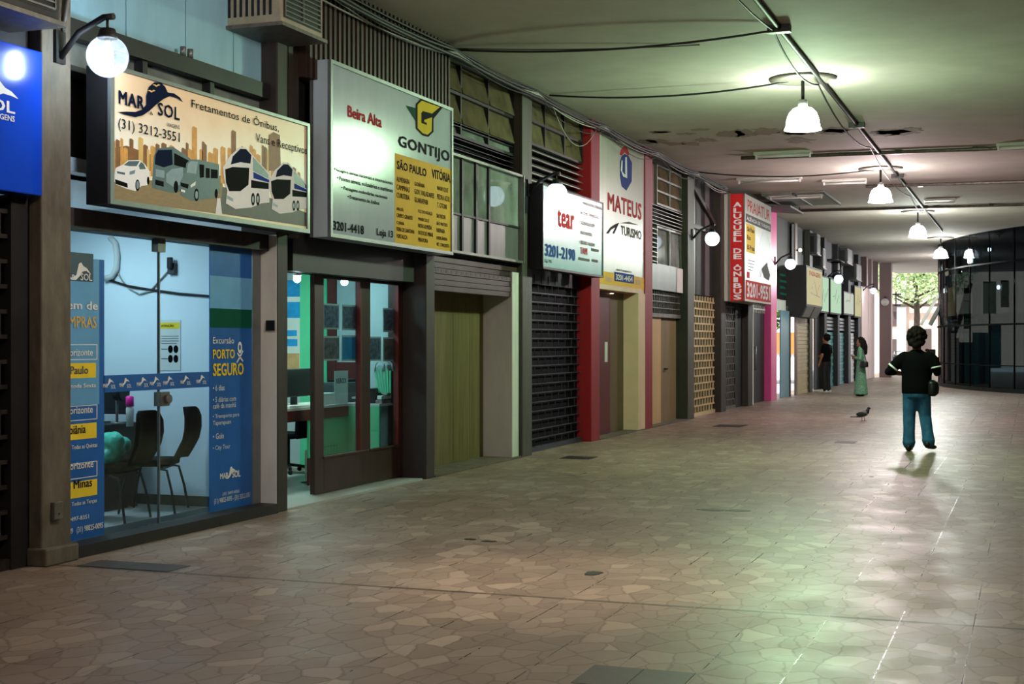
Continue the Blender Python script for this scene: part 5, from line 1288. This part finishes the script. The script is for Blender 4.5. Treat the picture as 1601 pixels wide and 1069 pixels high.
# ================================================================== FLOOR DETAILS
def plate(x0, x1, y0, y1, m, label, n=9):
    t = thing('floor_grate', label, 'floor plate', ((x0 + x1) / 2, (y0 + y1) / 2, 0), group='dark floor plates')
    MB().box(x0, x1, y0, y1, -.01, .004).build('frame', m, t)
    b = MB()
    for k in range(n): x = x0 + .02 + (x1 - x0 - .04) * k / (n - 1); b.box(x - .006, x + .006, y0 + .02, y1 - .02, .004, .007)
    b.build('slats', 'black_iron', t)
for x0, x1, y0, y1, lab in ((-6.0, -5.28, 7.84, 8.1, 'dark stone slab in the floor beside the concrete pillar'), (-1.9, -1.42, 5.9, 6.26, 'dark stone slab at the bottom edge of the floor')):
    t = thing('floor_slab', lab, 'floor slab', ((x0 + x1) / 2, (y0 + y1) / 2, 0), group='dark slabs in the floor')
    for k in (0, 1): MB().box(x0 + (x1 - x0) * k / 2, x0 + (x1 - x0) * (k + 1) / 2 - .004, y0, y1, -.01, .003).build('slab', 'slab_stone', t)
plate(-5.7, -5.3, 17.2, 17.6, 'dark_steel', 'dark plate in front of the black rolling grille')
plate(-5.3, -4.8, 24.6, 25.3, 'dark_steel', 'dark plate in front of the pale boards')
plate(-2.75, -2.45, 21.3, 21.7, 'dark_steel', 'dark plate in the middle of the green lit floor')
def hole(px, py, rx, ry, label):
    d = EYE * FPX / (py - HZ); r = (px - 800.5) / FPX * d; x, y = -d * SN + r * CS, d * CS + r * SN
    b = MB(); rg = random.Random(int(px)); pts = [(x + rx * math.cos(k * PI / 9) * rg.uniform(.7, 1.1), y + ry * math.sin(k * PI / 9) * rg.uniform(.7, 1.1)) for k in range(18)]
    b.slab(pts, 'z', -.01, .003); tag(b.build('floor_patch', 'dark_steel', None, loc=(x, y, 0)), label, 'patch', 'dark patches in the floor')
hole(928, 896, .06, .09, 'round dark patch in the warm lit floor')
hole(734, 843, .05, .04, 'left one of two small dark patches by the office')
hole(764, 846, .06, .04, 'right one of two small dark patches by the office')
hole(1112, 797, .13, .08, 'long dark crack patch in mid floor, left piece')
hole(1152, 798, .12, .08, 'long dark crack patch in mid floor, right piece')
hole(1362, 745, .03, .05, 'tiny dark patch below the pigeon')

# ================================================================== DARK CURVED BUILDING
BC, BR = Vector((13.2, 52.5)), 16.3
def bp(a, r=BR): return (BC.x + r * math.cos(a), BC.y + r * math.sin(a))
t = thing('curved_building', 'dark curved glass building on the right of the arcade', 'building', (-1, 46, 0))
a0, a1 = math.radians(170), math.radians(222)
def arc(b, z0, z1, r0, r1, m=None, aa=a0, ab=a1, n=40):
    vs = []
    for k in range(n + 1):
        a = aa + (ab - aa) * k / n
        for r in (r0, r1):
            x, y = bp(a, r); vs += [(x, y, z0), (x, y, z1)]
    fs = []
    for k in range(n):
        o = 4 * k; fs += [(o, o + 1, o + 5, o + 4), (o + 2, o + 6, o + 7, o + 3), (o + 1, o + 3, o + 7, o + 5), (o, o + 4, o + 6, o + 2)]
    fs += [(0, 2, 3, 1), (4 * n, 4 * n + 1, 4 * n + 3, 4 * n + 2)]
    b.add(vs, fs, m); return b
arc(MB(), 2.03, CH, BR - .08, BR).build('upper_glass', 'smoked_glass', t)
arc(MB(), .12, 2.0, BR - .06, BR - .02).build('lower_glass', 'smoked_glass', t)
arc(MB(), 0, .12, BR - .3, BR + .01).build('plinth', 'black_iron', t)
arc(MB(), 2.0, 2.05, BR - .08, BR + .03).build('transom', 'matte_black', t)
arc(MB(), .78, .81, BR - .07, BR + .01).build('rail', 'matte_black', t)
arc(MB(), 3.85, 3.9, BR - .08, BR + .015).build('upper_transom', 'matte_black', t)
for d in (174, 180, 186, 192, 198, 203, 208, 213):
    x, y = bp(math.radians(d), BR - .02); MB().tube([(x, y, .12), (x, y, CH)], .03, n=6).build('mullion', 'matte_black', t)
arc(MB(), 0, CH, BR - 5.2, BR - 5.0).build('inner_wall', 'matte_black', t)
# interior seen through the glass
def inside(name, px, py0, py1, w, off, m, label, cat='panel', th=.1):
    """upright piece standing behind the glass at the bearing of survey pixel px"""
    k = (px - 800.5) / FPX; d = Vector((-SN + k * CS, CS + k * SN)); o = -BC; B = d.dot(o); rr = (BR - off) ** 2
    s = (-B - math.sqrt(max(B * B - d.dot(d) * (o.dot(o) - rr), 0))) / d.dot(d)
    p = d * s; z0, z1 = EYE + (HZ - py1) * s / FPX, EYE + (HZ - py0) * s / FPX
    z0 = max(z0, 0.0)
    u = Vector((CS, SN)) * w / 2; nrm = Vector((-SN, CS)) * th
    b = MB(); q = [p - u, p + u, p + u + nrm, p - u + nrm]
    b.add([(v.x, v.y, z) for z in (z0, z1) for v in q], [(3, 2, 1, 0), (4, 5, 6, 7), (0, 1, 5, 4), (1, 2, 6, 5), (2, 3, 7, 6), (3, 0, 4, 7)], m)
    return b.build(name, m, t, label)
inside('column', 1486, 515, 600, .36, 1.0, 'white_plastic', 'white inner column')
inside('yellow_poster', 1492, 528, 562, .34, .9, 'amber', 'amber poster behind the glass')
inside('bright_sheet', 1489, 575, 592, .16, .85, 'lime', 'lime sheet behind the glass')
inside('counter_front', 1513, 535, 602, .8, 1.6, 'pale_blue_panel', 'pale counter behind the glass')
inside('cabinet', 1535, 520, 600, .55, 1.2, 'pale_blue_panel', 'pale blue cabinet behind the glass')
inside('cabinet', 1556, 508, 575, .4, 1.8, 'pale_blue_panel', 'blue grey cabinet behind the glass')
inside('door_leaf', 1548, 440, 490, .38, .8, 'pale_blue_panel', 'pale blue door leaf upstairs')
inside('wall_strip', 1572, 438, 480, .22, .8, 'mid_grey', 'grey wall strip upstairs')
inside('wall_strip', 1490, 400, 428, .6, 1.2, 'granite', 'brownish wall strip upstairs')
inside('green_poster', 1513, 450, 514, .2, .7, 'green_poster', 'green glass strip upstairs')
inside('green_poster', 1493, 488, 512, .14, .9, 'green_poster', 'small green glass strip')
def lampin(px, py, off, m, r):
    k = (px - 800.5) / FPX; d = Vector((-SN + k * CS, CS + k * SN)); o = -BC; B = d.dot(o)
    s = (-B - math.sqrt(max(B * B - d.dot(d) * (o.dot(o) - (BR - off) ** 2), 0))) / d.dot(d); p = d * s
    return (p.x, p.y, EYE + (HZ - py) * s / FPX)
for px, py, m, r, lab in ((1561, 449, 'bulb_white', .05, 'small lit lamp upstairs'), (1480, 425, 'warm_spot', .1, 'warm lit lamp upstairs'), (1547, 390, 'spot_white', .05, 'faint lamp strip near the ceiling')):
    q = lampin(px, py, .6, m, r); MB().ball(q, (r, r, r * 1.4)).build('lamp', m, t, lab)
light('upstairs_fill', 'POINT', (1.0, 48.5, 3.6), 45, (.85, .95, 1), .3, parent=t); light('downstairs_fill', 'POINT', (.2, 48.0, 1.7), 45, (.85, .95, 1), .3, parent=t)  # fill lights added to brighten the rooms behind the glass
# slanting beams of the bracing behind the upper glass
def brace(p0, p1, w, off, m, lab=None):
    a_, c_ = lampin(p0[0], p0[1], off, m, 0), lampin(p1[0], p1[1], off, m, 0)
    MB().bar(a_, c_, .12, w, m, up=(0, 1, 0)).build('brace', m, t, lab)
brace((1487, 450), (1475, 492), .5, .5, 'mid_grey'); brace((1486, 450), (1494, 512), .45, .6, 'dark_panel'); brace((1514, 452), (1497, 512), .5, .7, 'dark_panel')
k0 = Vector((-3.1, 52.6)); 
t2 = thing('slanted_sign', 'slanting grey panel sticking out beside the curved building', 'panel', (-3.6, 50.5, 1.8))
p0, p1 = side(1484, 452, 50.6), side(1454, 508, 50.6)
MB().bar((p0[0], 50.6, p0[1]), (p1[0], 50.6, p1[1]), .12, .42, up=(0, 1, 0)).build('panel', 'mid_grey', t2)
MB().bar((p0[0] - .3, 50.55, p0[1] - .12), (p1[0] - .3, 50.55, p1[1] + .0), .1, .05, up=(0, 1, 0)).build('edge', 'white_plastic', t2)
MB().tube([(p0[0], 50.6, p0[1]), (p0[0], 50.6, CH)], .025, n=6).build('hanger', 'dark_steel', t2)

# ================================================================== OUTSIDE
b = MB().box(-40, -6.9, 36.9, 71, -.02, .006).box(-40, 12, 71, 130, -.02, .006)
struct('ground', b, 'asphalt', 'sunlit pale pavement outside the arcade', 'pavement')
YB = 92.0
def px_out(px, py, Y=YB): return side(px, py, Y)
t = thing('street_building', 'pinkish stone building across the street with a white column', 'building', (-6.5, YB, 0))
b = MB().box(-14, 3, YB, YB + 6, 0, 9.0).build('facade', 'street_stone', t)
x0, x1 = px_out(1403, 0)[0], px_out(1417, 0)[0]; MB().box(x0, x1, YB - .4, YB, 0, 9).build('column', 'street_white', t, 'white column')
x0, z1 = px_out(1420, 514); x1, z0 = px_out(1456, 590)
d = MB().box(x0, x1, YB - .08, YB, 0, z1).build('door', 'street_dark', t, 'dark brown door')
b = MB(); xx, zz_ = px_out(1421, 541); write(b, '37', (xx, YB - .09, zz_), UX, UZ, .75, .55, 'ink_black', .03); b.build('number', 'ink_black', d, fix=False)
x0, z0 = px_out(1393, 480); x1, z1 = px_out(1458, 476); MB().box(x0, x1 + .6, YB - .6, YB - .4, z0, z1 + .06).build('ledge', 'street_dark', t)
x0, z0 = px_out(1394, 510); x1, z1 = px_out(1403, 478); MB().box(x0, x1, YB - .06, YB, z0, z1).build('window', 'street_dark', t)
x0, z0 = px_out(1394, 560); x1, z1 = px_out(1403, 530); MB().box(x0, x1, YB - .06, YB, z0, z1).build('window', 'street_dark', t)
def tree(name, x, y, h, r, n, label, leafm='leaf', seed=1, low=.45, lsz=.22):
    t = thing(name, label, 'tree', (x, y, 0)); rg = random.Random(seed)
    b = MB(); b.tube([(x, y, 0), (x + .1, y, h * .35), (x - .05, y + .1, h * .7)], [.22, .17, .08], n=10)
    for k in range(7):
        a = rg.uniform(0, 6.28); z = h * rg.uniform(.35, .65); b.tube([(x, y, z), (x + r * .4 * math.cos(a), y + r * .4 * math.sin(a), z + .6), (x + r * .8 * math.cos(a), y + r * .8 * math.sin(a), z + .9)], [.07, .05, .02], n=6)
    b.build('trunk', 'bark', t)
    b = MB()
    for k in range(n):
        a, u, q = rg.uniform(0, 6.28), rg.uniform(-1, 1), rg.random() ** .4
        cx, cy, cz = x + r * q * math.sqrt(1 - u * u) * math.cos(a), y + r * q * math.sqrt(1 - u * u) * math.sin(a), h * (low + 1) / 2 + h * (1 - low) / 2 * q * u
        e = Vector((rg.uniform(-1, 1), rg.uniform(-1, 1), rg.uniform(-.6, .6))).normalized() * lsz; f = Vector((rg.uniform(-1, 1), rg.uniform(-1, 1), rg.uniform(-.6, .6))).normalized() * lsz * .6
        c = Vector((cx, cy, cz)); b.add([c - e, c + f, c + e, c - f], [(0, 1, 2, 3)])
    b.build('foliage', leafm, t, fix=False)
tree('street_tree', -6.1, 82, 8.5, 3.4, 5200, 'leafy street tree in front of the building across the street', leafm='leaf_overexposed', seed=4, low=.42, lsz=.15)
tree('courtyard_tree', -10.2, 50.5, 5.5, 2.4, 2600, 'bright green tree seen through the side passage', seed=9, low=.25)
t = thing('courtyard_wall', 'pale courtyard wall behind the side passage', 'wall', (-10, 60, 0))
MB().box(-16, -7.6, 60, 60.3, 0, 5).build('wall_face', 'street_white', t)
MB().box(-11, -7.8, 59.9, 60, 1.0, 1.9).build('orange_panel', 'orange_cloth', t, 'orange panel')
t = thing('lamp_post', 'dark street lamp bracket outside the far exit', 'lamp', (-7.0, 78, 0))
x, z = side(1397, 470, 78)
MB().tube([(x - .3, 78, 0), (x - .3, 78, z + .8)], .06, n=8).build('pole', 'black_iron', t)
MB().box(x - .35, x + .4, 77.95, 78.05, z - .3, z - .22).box(x - .35, x + .4, 77.95, 78.05, z + .3, z + .38).build('arm', 'black_iron', t)
MB().box(x + .1, x + .16, 77.95, 78.05, z - .3, z + .5).build('lantern', 'black_iron', t)

# ================================================================== PEOPLE
def person(label, loc, rz, P):
    t = thing('person', label, 'person', loc, rz)
    return t
# --- man walking away in the middle distance (faces +y)
t = thing('person', 'person in black T-shirt and blue jeans walking away with a black bag', 'person', (-1.47, 20.0, 0))
sk = MB()
sk.rings([(0, .03, 1.42, .05, .05), (0, .035, 1.45, .066, .074), (0, .03, 1.5, .08, .098), (0, .02, 1.56, .086, .105), (0, .015, 1.62, .08, .1), (0, .01, 1.67, .05, .065), (0, .01, 1.69, .01, .01)])
sk.limb([(0, .0, 1.26), (0, .01, 1.36), (0, .02, 1.46)], [.075, .062, .058])
sk.limb([(0, .125, 1.545), (0, .147, 1.52)], [.012, .016])                       # nose
sk.ball((0, .118, 1.475), (.028, .012, .01)); sk.ball((0, .105, 1.44), (.03, .03, .025))
for s in (-1, 1):
    sk.ball((s * .032, .108, 1.565), (.016, .012, .011)); sk.ball((s * .088, .01, 1.545), (.014, .026, .036))
sk.rings([(0, 0, .82, .14, .1), (0, 0, 1.0, .13, .095), (0, 0, 1.2, .16, .1), (0, 0, 1.3, .13, .08), (0, 0, 1.36, .06, .05)])
def arm(sh, el, wr_, s):
    sk.limb([sh, el], [.055, .042]); sk.limb([el, wr_], [.043, .03])
arm((-.18, 0, 1.28), (-.375, -.03, 1.09), (-.2, .22, 1.06), -1); arm((.18, 0, 1.28), (.27, .0, 1.08), (.19, .2, 1.27), 1)
def hand(w, d, up, s, curl=.5):
    """palm and five bent fingers from wrist w, pointing along d, palm normal up"""
    w, d, up = Vector(w), Vector(d).normalized(), Vector(up).normalized(); sd = d.cross(up).normalized() * s; up = sd.cross(d).normalized() * s
    c = w + d * .05; sk.limb([w, w + d * .03 + sd * .0, w + d * .085], [.028, .034, .032])
    for i, (o, ln) in enumerate(((-.03, .07), (-.01, .08), (.011, .076), (.031, .06))):
        b0 = w + d * .085 + sd * o; b1 = b0 + d * ln * .5 - up * ln * .2 * curl; b2 = b1 + d * ln * .3 - up * ln * .55 * curl
        sk.limb([b0, b1, b2], [.0105, .0095, .008], n=8)
    th0 = w + d * .03 - sd * .03; sk.limb([th0, th0 + d * .03 - sd * .025 - up * .012, th0 + d * .06 - sd * .03 - up * .03], [.013, .011, .009], n=8)
hand((-.2, .22, 1.06), (.8, .6, .05), (0, 0, 1), 1, .8); hand((.19, .2, 1.27), (-.3, .3, .9), (.6, .6, 0), -1, .9)
for s, an in ((-1, (-.1, -.02, .12)), (1, (.165, -.1, .15))): sk.limb([(s * .085, 0, .85), (s * .1, .02, .48), an], [.075, .055, .04])
blend(sk.build('body', 'skin', t, local=True), .0085, 4)
c = MB()
c.rings([(0, -.005, .79, .2, .145), (0, -.005, .9, .203, .145), (0, 0, 1.02, .2, .135), (0, 0, 1.14, .212, .135), (0, 0, 1.25, .218, .125), (0, 0, 1.32, .18, .1), (0, .0, 1.37, .1, .075), (0, .005, 1.395, .07, .065)])
for s in (-1, 1): c.limb([(s * .16, 0, 1.29), (s * .215, -.0, 1.245), ((-.31 if s < 0 else .252), -.015, 1.155)], [.085, .085, .075])
blend(c.build('t_shirt', 'black_fabric', t, local=True), .014, 5)
c = MB()
for e0, e1 in (((-.302, -.015, 1.16), (-.318, -.017, 1.142)), ((.25, -.014, 1.16), (.254, -.016, 1.142))): c.tube([e0, e1], .079, n=16)
c.build('sleeve_trim', 'ink_white', t, 'pale sleeve trim', local=True)
c = MB(); c.limb([(-.3, -.014, 1.165), (-.375, -.03, 1.09)], [.058, .052]); c.limb([(-.375, -.03, 1.09), (-.31, .06, 1.08)], [.052, .045]); c.limb([(.25, -.0, 1.165), (.27, 0, 1.08)], [.058, .052]); c.limb([(.27, 0, 1.08), (.235, .09, 1.16)], [.052, .045])
blend(c.build('backlit_arm_shade', 'black_fabric', t, local=True), .011, 3)  # black cover that paints the backlit shade of the bare arms
c = MB(); c.rings([(0, -.005, .74, .175, .13), (0, -.005, .8, .188, .14), (0, -.005, .88, .19, .14), (0, 0, .93, .18, .13)])
c.limb([(-.09, -.005, .78), (-.1, .02, .48), (-.1, 0, .28), (-.1, -.02, .11)], [.1, .086, .08, .085]); c.limb([(.09, -.005, .78), (.11, .035, .48), (.14, -.03, .3), (.165, -.09, .14)], [.1, .084, .078, .084])
for p in ((-.1, -.02, .13), (.16, -.085, .165)): c.ball(p, (.092, .092, .035))
blend(c.build('jeans', 'jeans', t, local=True), .014, 3)
for s, p, dz, rz_ in ((-1, (-.1, .0, .0), 0, 0), (1, (.175, -.08, .035), .05, .35)):
    c = MB(); x, y, z = p; ca, sa = math.cos(-rz_), math.sin(-rz_)
    def q(a, bb): return (x + a * ca - bb * sa, y + a * sa + bb * ca)
    for bb, hz, r, rz2 in ((-.07, .055, .045, .05), (-.02, .055, .046, .055), (.04, .045, .046, .042), (.1, .035, .048, .034), (.14, .03, .04, .028)):
        X_, Y_ = q(0, bb); c.ball((X_, Y_, z + hz + dz * max(0, (.1 - bb)) * 2.2), (r, r * 1.2, rz2))
    blend(c.build('shoe', 'leather', t, local=True), .01, 2)
c = MB(); rg = random.Random(5)
for k in range(150):
    a, u = rg.uniform(0, 6.28), rg.uniform(-.75, 1); r = .115; x, y, z = r * math.sqrt(1 - u * u) * math.cos(a), r * math.sqrt(1 - u * u) * math.sin(a), .125 * u
    if y > .06 and u < .35: continue
    c.ball((x * 1.02, y - .012, 1.575 + z), rg.uniform(.02, .032), None, 8, 5)
c.ball((0, -.01, 1.58), (.108, .11, .125)); c.limb([(-.06, -.06, 1.5), (0, -.08, 1.46), (.06, -.06, 1.5)], [.06, .06, .06])
blend(c.build('hair', 'hair', t, 'bushy dark curly hair', local=True), .009, 1)
c = MB(); c.limb([(.15, .02, 1.33), (.1, -.1, 1.2), (.0, -.155, 1.05), (-.0, -.155, 1.0)], [.012] * 4); 
c = MB(); c.rings([(.2, -.02, .76, .05, .06), (.205, -.02, .8, .085, .09), (.21, -.02, .88, .09, .095), (.205, -.02, .95, .075, .085), (.2, -.02, .985, .03, .04)])
bg = tag(blend(c.build('shoulder_bag', 'leather', None, local=True), .012, 3), 'rounded black bag on the hip of the person in jeans', 'bag'); bg.location = (-1.47, 20.0, 0)
c = MB(); c.box(.13, .235, .2, .25, 1.28, 1.4); c.tube([(.18, .25, 1.34), (.18, .3, 1.34)], .035, n=16)
cm = c.build('camera_body', 'black_plastic', None, local=True, bevel=.012); cm.name = 'handheld_camera'; tag(cm, 'black camera held up at the right shoulder of the person in jeans', 'camera'); cm.location = (-1.47, 20.0, 0)

# --- generic far figure builder (faces +y locally)
def figure(label, loc, rz, h, top_m, low_m, hair_m='hair', dress=False, bag=False, arms='folded', shoe_m='leather', long_hair=False, stripe=False):
    t = thing('person', label, 'person', loc, rz); k = h / 1.72
    def S(p): return tuple(v * k for v in p)
    b = MB()
    b.rings([(0, .03, 1.46, .045, .05), (0, .03, 1.5, .062, .075), (0, .02, 1.57, .075, .098), (0, .015, 1.63, .078, .1), (0, .01, 1.69, .055, .07), (0, .01, 1.72, .01, .01)])
    b.limb([(0, 0, 1.3), (0, .015, 1.5)], [.06, .052]); b.limb([(0, .118, 1.58), (0, .135, 1.555)], [.011, .014]); b.ball((0, .105, 1.48), (.028, .025, .022)); b.ball((0, .108, 1.52), (.024, .01, .008))
    for s in (-1, 1): b.ball((s * .03, .1, 1.6), (.015, .01, .01)); b.ball((s * .078, .01, 1.58), (.012, .024, .034))
    b.rings([(0, 0, .88, .13, .09), (0, 0, 1.1, .11, .08), (0, 0, 1.3, .15, .09), (0, 0, 1.4, .1, .07), (0, 0, 1.45, .05, .045)])
    H = []
    for s in (-1, 1):
        sh, el = (s * .16, 0, 1.36), (s * .215, .0, 1.1)
        wq = (-s * .02, .2, 1.14 + .03 * s) if arms == 'folded' else ((s * .06, .2, 1.08) if s > 0 else (s * .2, .1, .88))
        b.limb([sh, el], [.05, .04]); b.limb([el, wq], [.038, .027]); w_ = Vector(wq); d = (Vector(wq) - Vector(el)).normalized(); sd = d.cross(Vector((0, 1, .2))).normalized()
        b.limb([w_, w_ + d * .07], [.028, .032])
        for o, ln in ((-.027, .06), (-.009, .07), (.009, .066), (.026, .052)):
            p0 = w_ + d * .07 + sd * o; b.limb([p0, p0 + d * ln * .6, p0 + d * ln + Vector((0, -.02, 0))], [.0095, .009, .008], n=6)
        b.limb([w_ + d * .02 + sd * .03, w_ + d * .06 + sd * .055], [.011, .009], n=6)
        b.limb([(s * .085, 0, .88), (s * .09, .01, .48), (s * .09, -.02, .1)], [.075, .052, .038])
    b.v = [S(v) for v in b.v]; blend(b.build('body', 'skin', t, local=True), .0095, 3)
    c = MB(); c.rings([(0, 0, .9, .165, .115), (0, 0, 1.05, .15, .11), (0, 0, 1.2, .17, .115), (0, 0, 1.33, .175, .105), (0, 0, 1.42, .12, .08), (0, .01, 1.455, .06, .055)])
    for s in (-1, 1):
        c.limb([(s * .15, 0, 1.36), (s * .195, 0, 1.2 if not dress else 1.1)], [.07, .062])
        if dress: c.limb([(s * .2, 0, 1.1), (s * .05, .16, 1.13)], [.05, .04])
    c.v = [S(v) for v in c.v]; blend(c.build('blouse' if dress else 't_shirt', top_m, t, local=True), .014, 3)
    c = MB()
    if dress:
        c.rings([(0, 0, .05, .23, .2), (0, 0, .06, .25, .21), (0, 0, .4, .215, .17), (0, 0, .75, .19, .14), (0, 0, .98, .165, .12), (0, 0, 1.06, .15, .11)], n=24)
        for i in range(10): a = i * 2 * PI / 10; c.limb([(.2 * math.cos(a), .165 * math.sin(a), .08), (.15 * math.cos(a), .11 * math.sin(a), .8)], [.045, .02], n=8)
    else:
        c.rings([(0, 0, .82, .15, .11), (0, 0, .9, .165, .115), (0, 0, .97, .155, .11)])
        for s in (-1, 1): c.limb([(s * .08, 0, .85), (s * .09, .015, .48), (s * .09, -.015, .09)], [.092, .072, .06])
    c.v = [S(v) for v in c.v]; lo = blend(c.build('skirt' if dress else 'trousers', low_m, t, local=True), .015, 3)
    if stripe:
        c = MB().bar((.165, 0, .86), (.165, .01, .12), .03, .02); c.v = [S(v) for v in c.v]; c.build('side_stripe', 'white_plastic', lo, 'pale side stripe', local=True)
    for s in (-1, 1):
        c = MB()
        for y, z, r in ((-.05, .045, .042), (.02, .04, .044), (.09, .032, .04)): c.ball((s * .09, y, z), (r, r * 1.5, z))
        c.v = [S(v) for v in c.v]; blend(c.build('shoe', shoe_m, t, local=True), .012, 2)
    c = MB(); rg = random.Random(int(loc[1]))
    c.ball((0, -.012, 1.625), (.095, .105, .115))
    for i in range(50):
        a, u = rg.uniform(0, 6.28), rg.uniform(-.4, 1); x, y, z = .095 * math.sqrt(1 - u * u) * math.cos(a), .1 * math.sqrt(1 - u * u) * math.sin(a), .11 * u
        if y > .045 and u < .5: continue
        c.ball((x, y - .012, 1.63 + z), rg.uniform(.02, .03), None, 8, 5)
    if long_hair: c.limb([(0, -.05, 1.6), (0, -.09, 1.45), (0, -.12, 1.28)], [.1, .105, .07]); c.limb([(.05, -.04, 1.6), (.07, -.05, 1.4)], [.06, .05]); c.limb([(-.05, -.04, 1.6), (-.07, -.05, 1.4)], [.06, .05])
    # keep the face clear
    c.v = [S(v) for v in c.v]; blend(c.build('hair', hair_m, t, local=True), .012, 2)
    return t
wt = figure('person with long dark hair in a green dress, arms folded', (-4.43, 40.0, 0), math.radians(90), 1.62, 'green_dress', 'green_dress', dress=True, shoe_m='leather', long_hair=True)
c = MB(); c.rings([(0, 0, 0, .06, .09), (0, 0, .02, .075, .115), (0, 0, .14, .07, .11), (0, 0, .17, .05, .09)])
o = blend(c.build('handbag', 'leather', None, local=True), .012, 2); o.location = (-4.32, 39.79, .8); o.rotation_euler = (0, 0, math.radians(90)); tag(o, 'black shoulder bag hanging at the side of the green dress', 'bag')
MB().tube([(-4.26, 39.8, .94), (-4.3, 39.8, 1.12), (-4.36, 39.84, 1.28), (-4.4, 39.87, 1.34)], .012, n=6).build('strap', 'leather', o)
o.children[0].matrix_parent_inverse = (Matrix.Translation(o.location) @ Matrix.Rotation(math.radians(90), 4, 'Z')).inverted()
for v in o.children[0].data.vertices: v.co = v.co + o.location
figure('person in black T-shirt and black trousers standing by a dark pillar', (-5.66, 42.15, 0), math.radians(62), 1.72, 'black_fabric', 'trousers', arms='one', shoe_m='white_plastic', stripe=True)
x, z = side(1217.5, 610, 38.6)
figure('person in an orange top half hidden behind the pink pillar', (x - .24, 38.7, 0), math.radians(120), 1.66, 'orange_cloth', 'trousers', arms='one')

# --- pigeon
t = thing('pigeon', 'grey pigeon standing on the floor of the arcade', 'pigeon', (-2.99, 27.4, 0), math.radians(0))
b = MB()
b.tube([(-.13, 0, .075), (-.09, 0, .095), (-.03, 0, .125), (.03, 0, .15), (.07, 0, .175), (.085, 0, .205), (.09, 0, .225)], [.012, .035, .058, .06, .045, .03, .026], n=16)
b.ball((.098, 0, .24), (.03, .025, .026))
b.build('body', 'feather_grey', t, local=True)
MB().tube([(.06, 0, .165), (.08, 0, .2), (.088, 0, .228)], [.05, .036, .03], n=14).ball((.098, 0, .241), (.0315, .0265, .0275)).build('head', 'feather_dark', t, 'dark head and neck', local=True)
MB().tube([(.122, 0, .24), (.15, 0, .232)], [.009, .002], n=8).build('beak', 'beak', t, local=True)
MB().slab([(-.1, -.03), (-.24, -.05), (-.245, 0), (-.24, .05), (-.1, .03)], 'z', .068, .082).build('tail', 'feather_dark', t, local=True, bevel=.003)
for s in (-1, 1):
    MB().ball((-.03, s * .05, .13), (.1, .018, .042)).build('wing', 'feather_dark', t, local=True)
    lg = MB().tube([(-.005 + s * .02, s * .025, .085), (-.0 + s * .02, s * .025, .0)], .006, n=6)
    for a in (-.6, 0, .6, PI): lg.tube([(s * .02, s * .025, .005), (s * .02 + .035 * math.cos(a), s * .025 + .035 * math.sin(a), .004)], .004, n=5)
    lg.build('leg', 'pigeon_leg', t, local=True)
# --- parked motorcycle far outside
x, z = side(1398, 585, 70.5)
t = thing('motorcycle', 'dark motorcycle wheel and body at the far exit', 'motorcycle', (x, 70.5, 0))
for dy in (0, 1.25):
    b = MB(); b.tube([(x, 70.5 + dy + .28 * math.cos(k * PI / 10), .3 + .28 * math.sin(k * PI / 10)) for k in range(21)], .05, n=8); b.build('wheel', 'rubber', t)
b = MB(); b.limb([(x, 70.6, .75), (x, 71.2, .7), (x, 71.8, .8)], [.14, .16, .1]); b.build('fuel_tank', 'black_plastic', t)
MB().tube([(x, 70.5, .3), (x, 70.65, .95), (x, 70.7, 1.05)], .035, n=8).build('fork', 'aluminium', t)
MB().tube([(x - .35, 70.75, 1.05), (x, 70.68, 1.02), (x + .35, 70.75, 1.05)], .02, n=8).build('handlebar', 'black_iron', t)
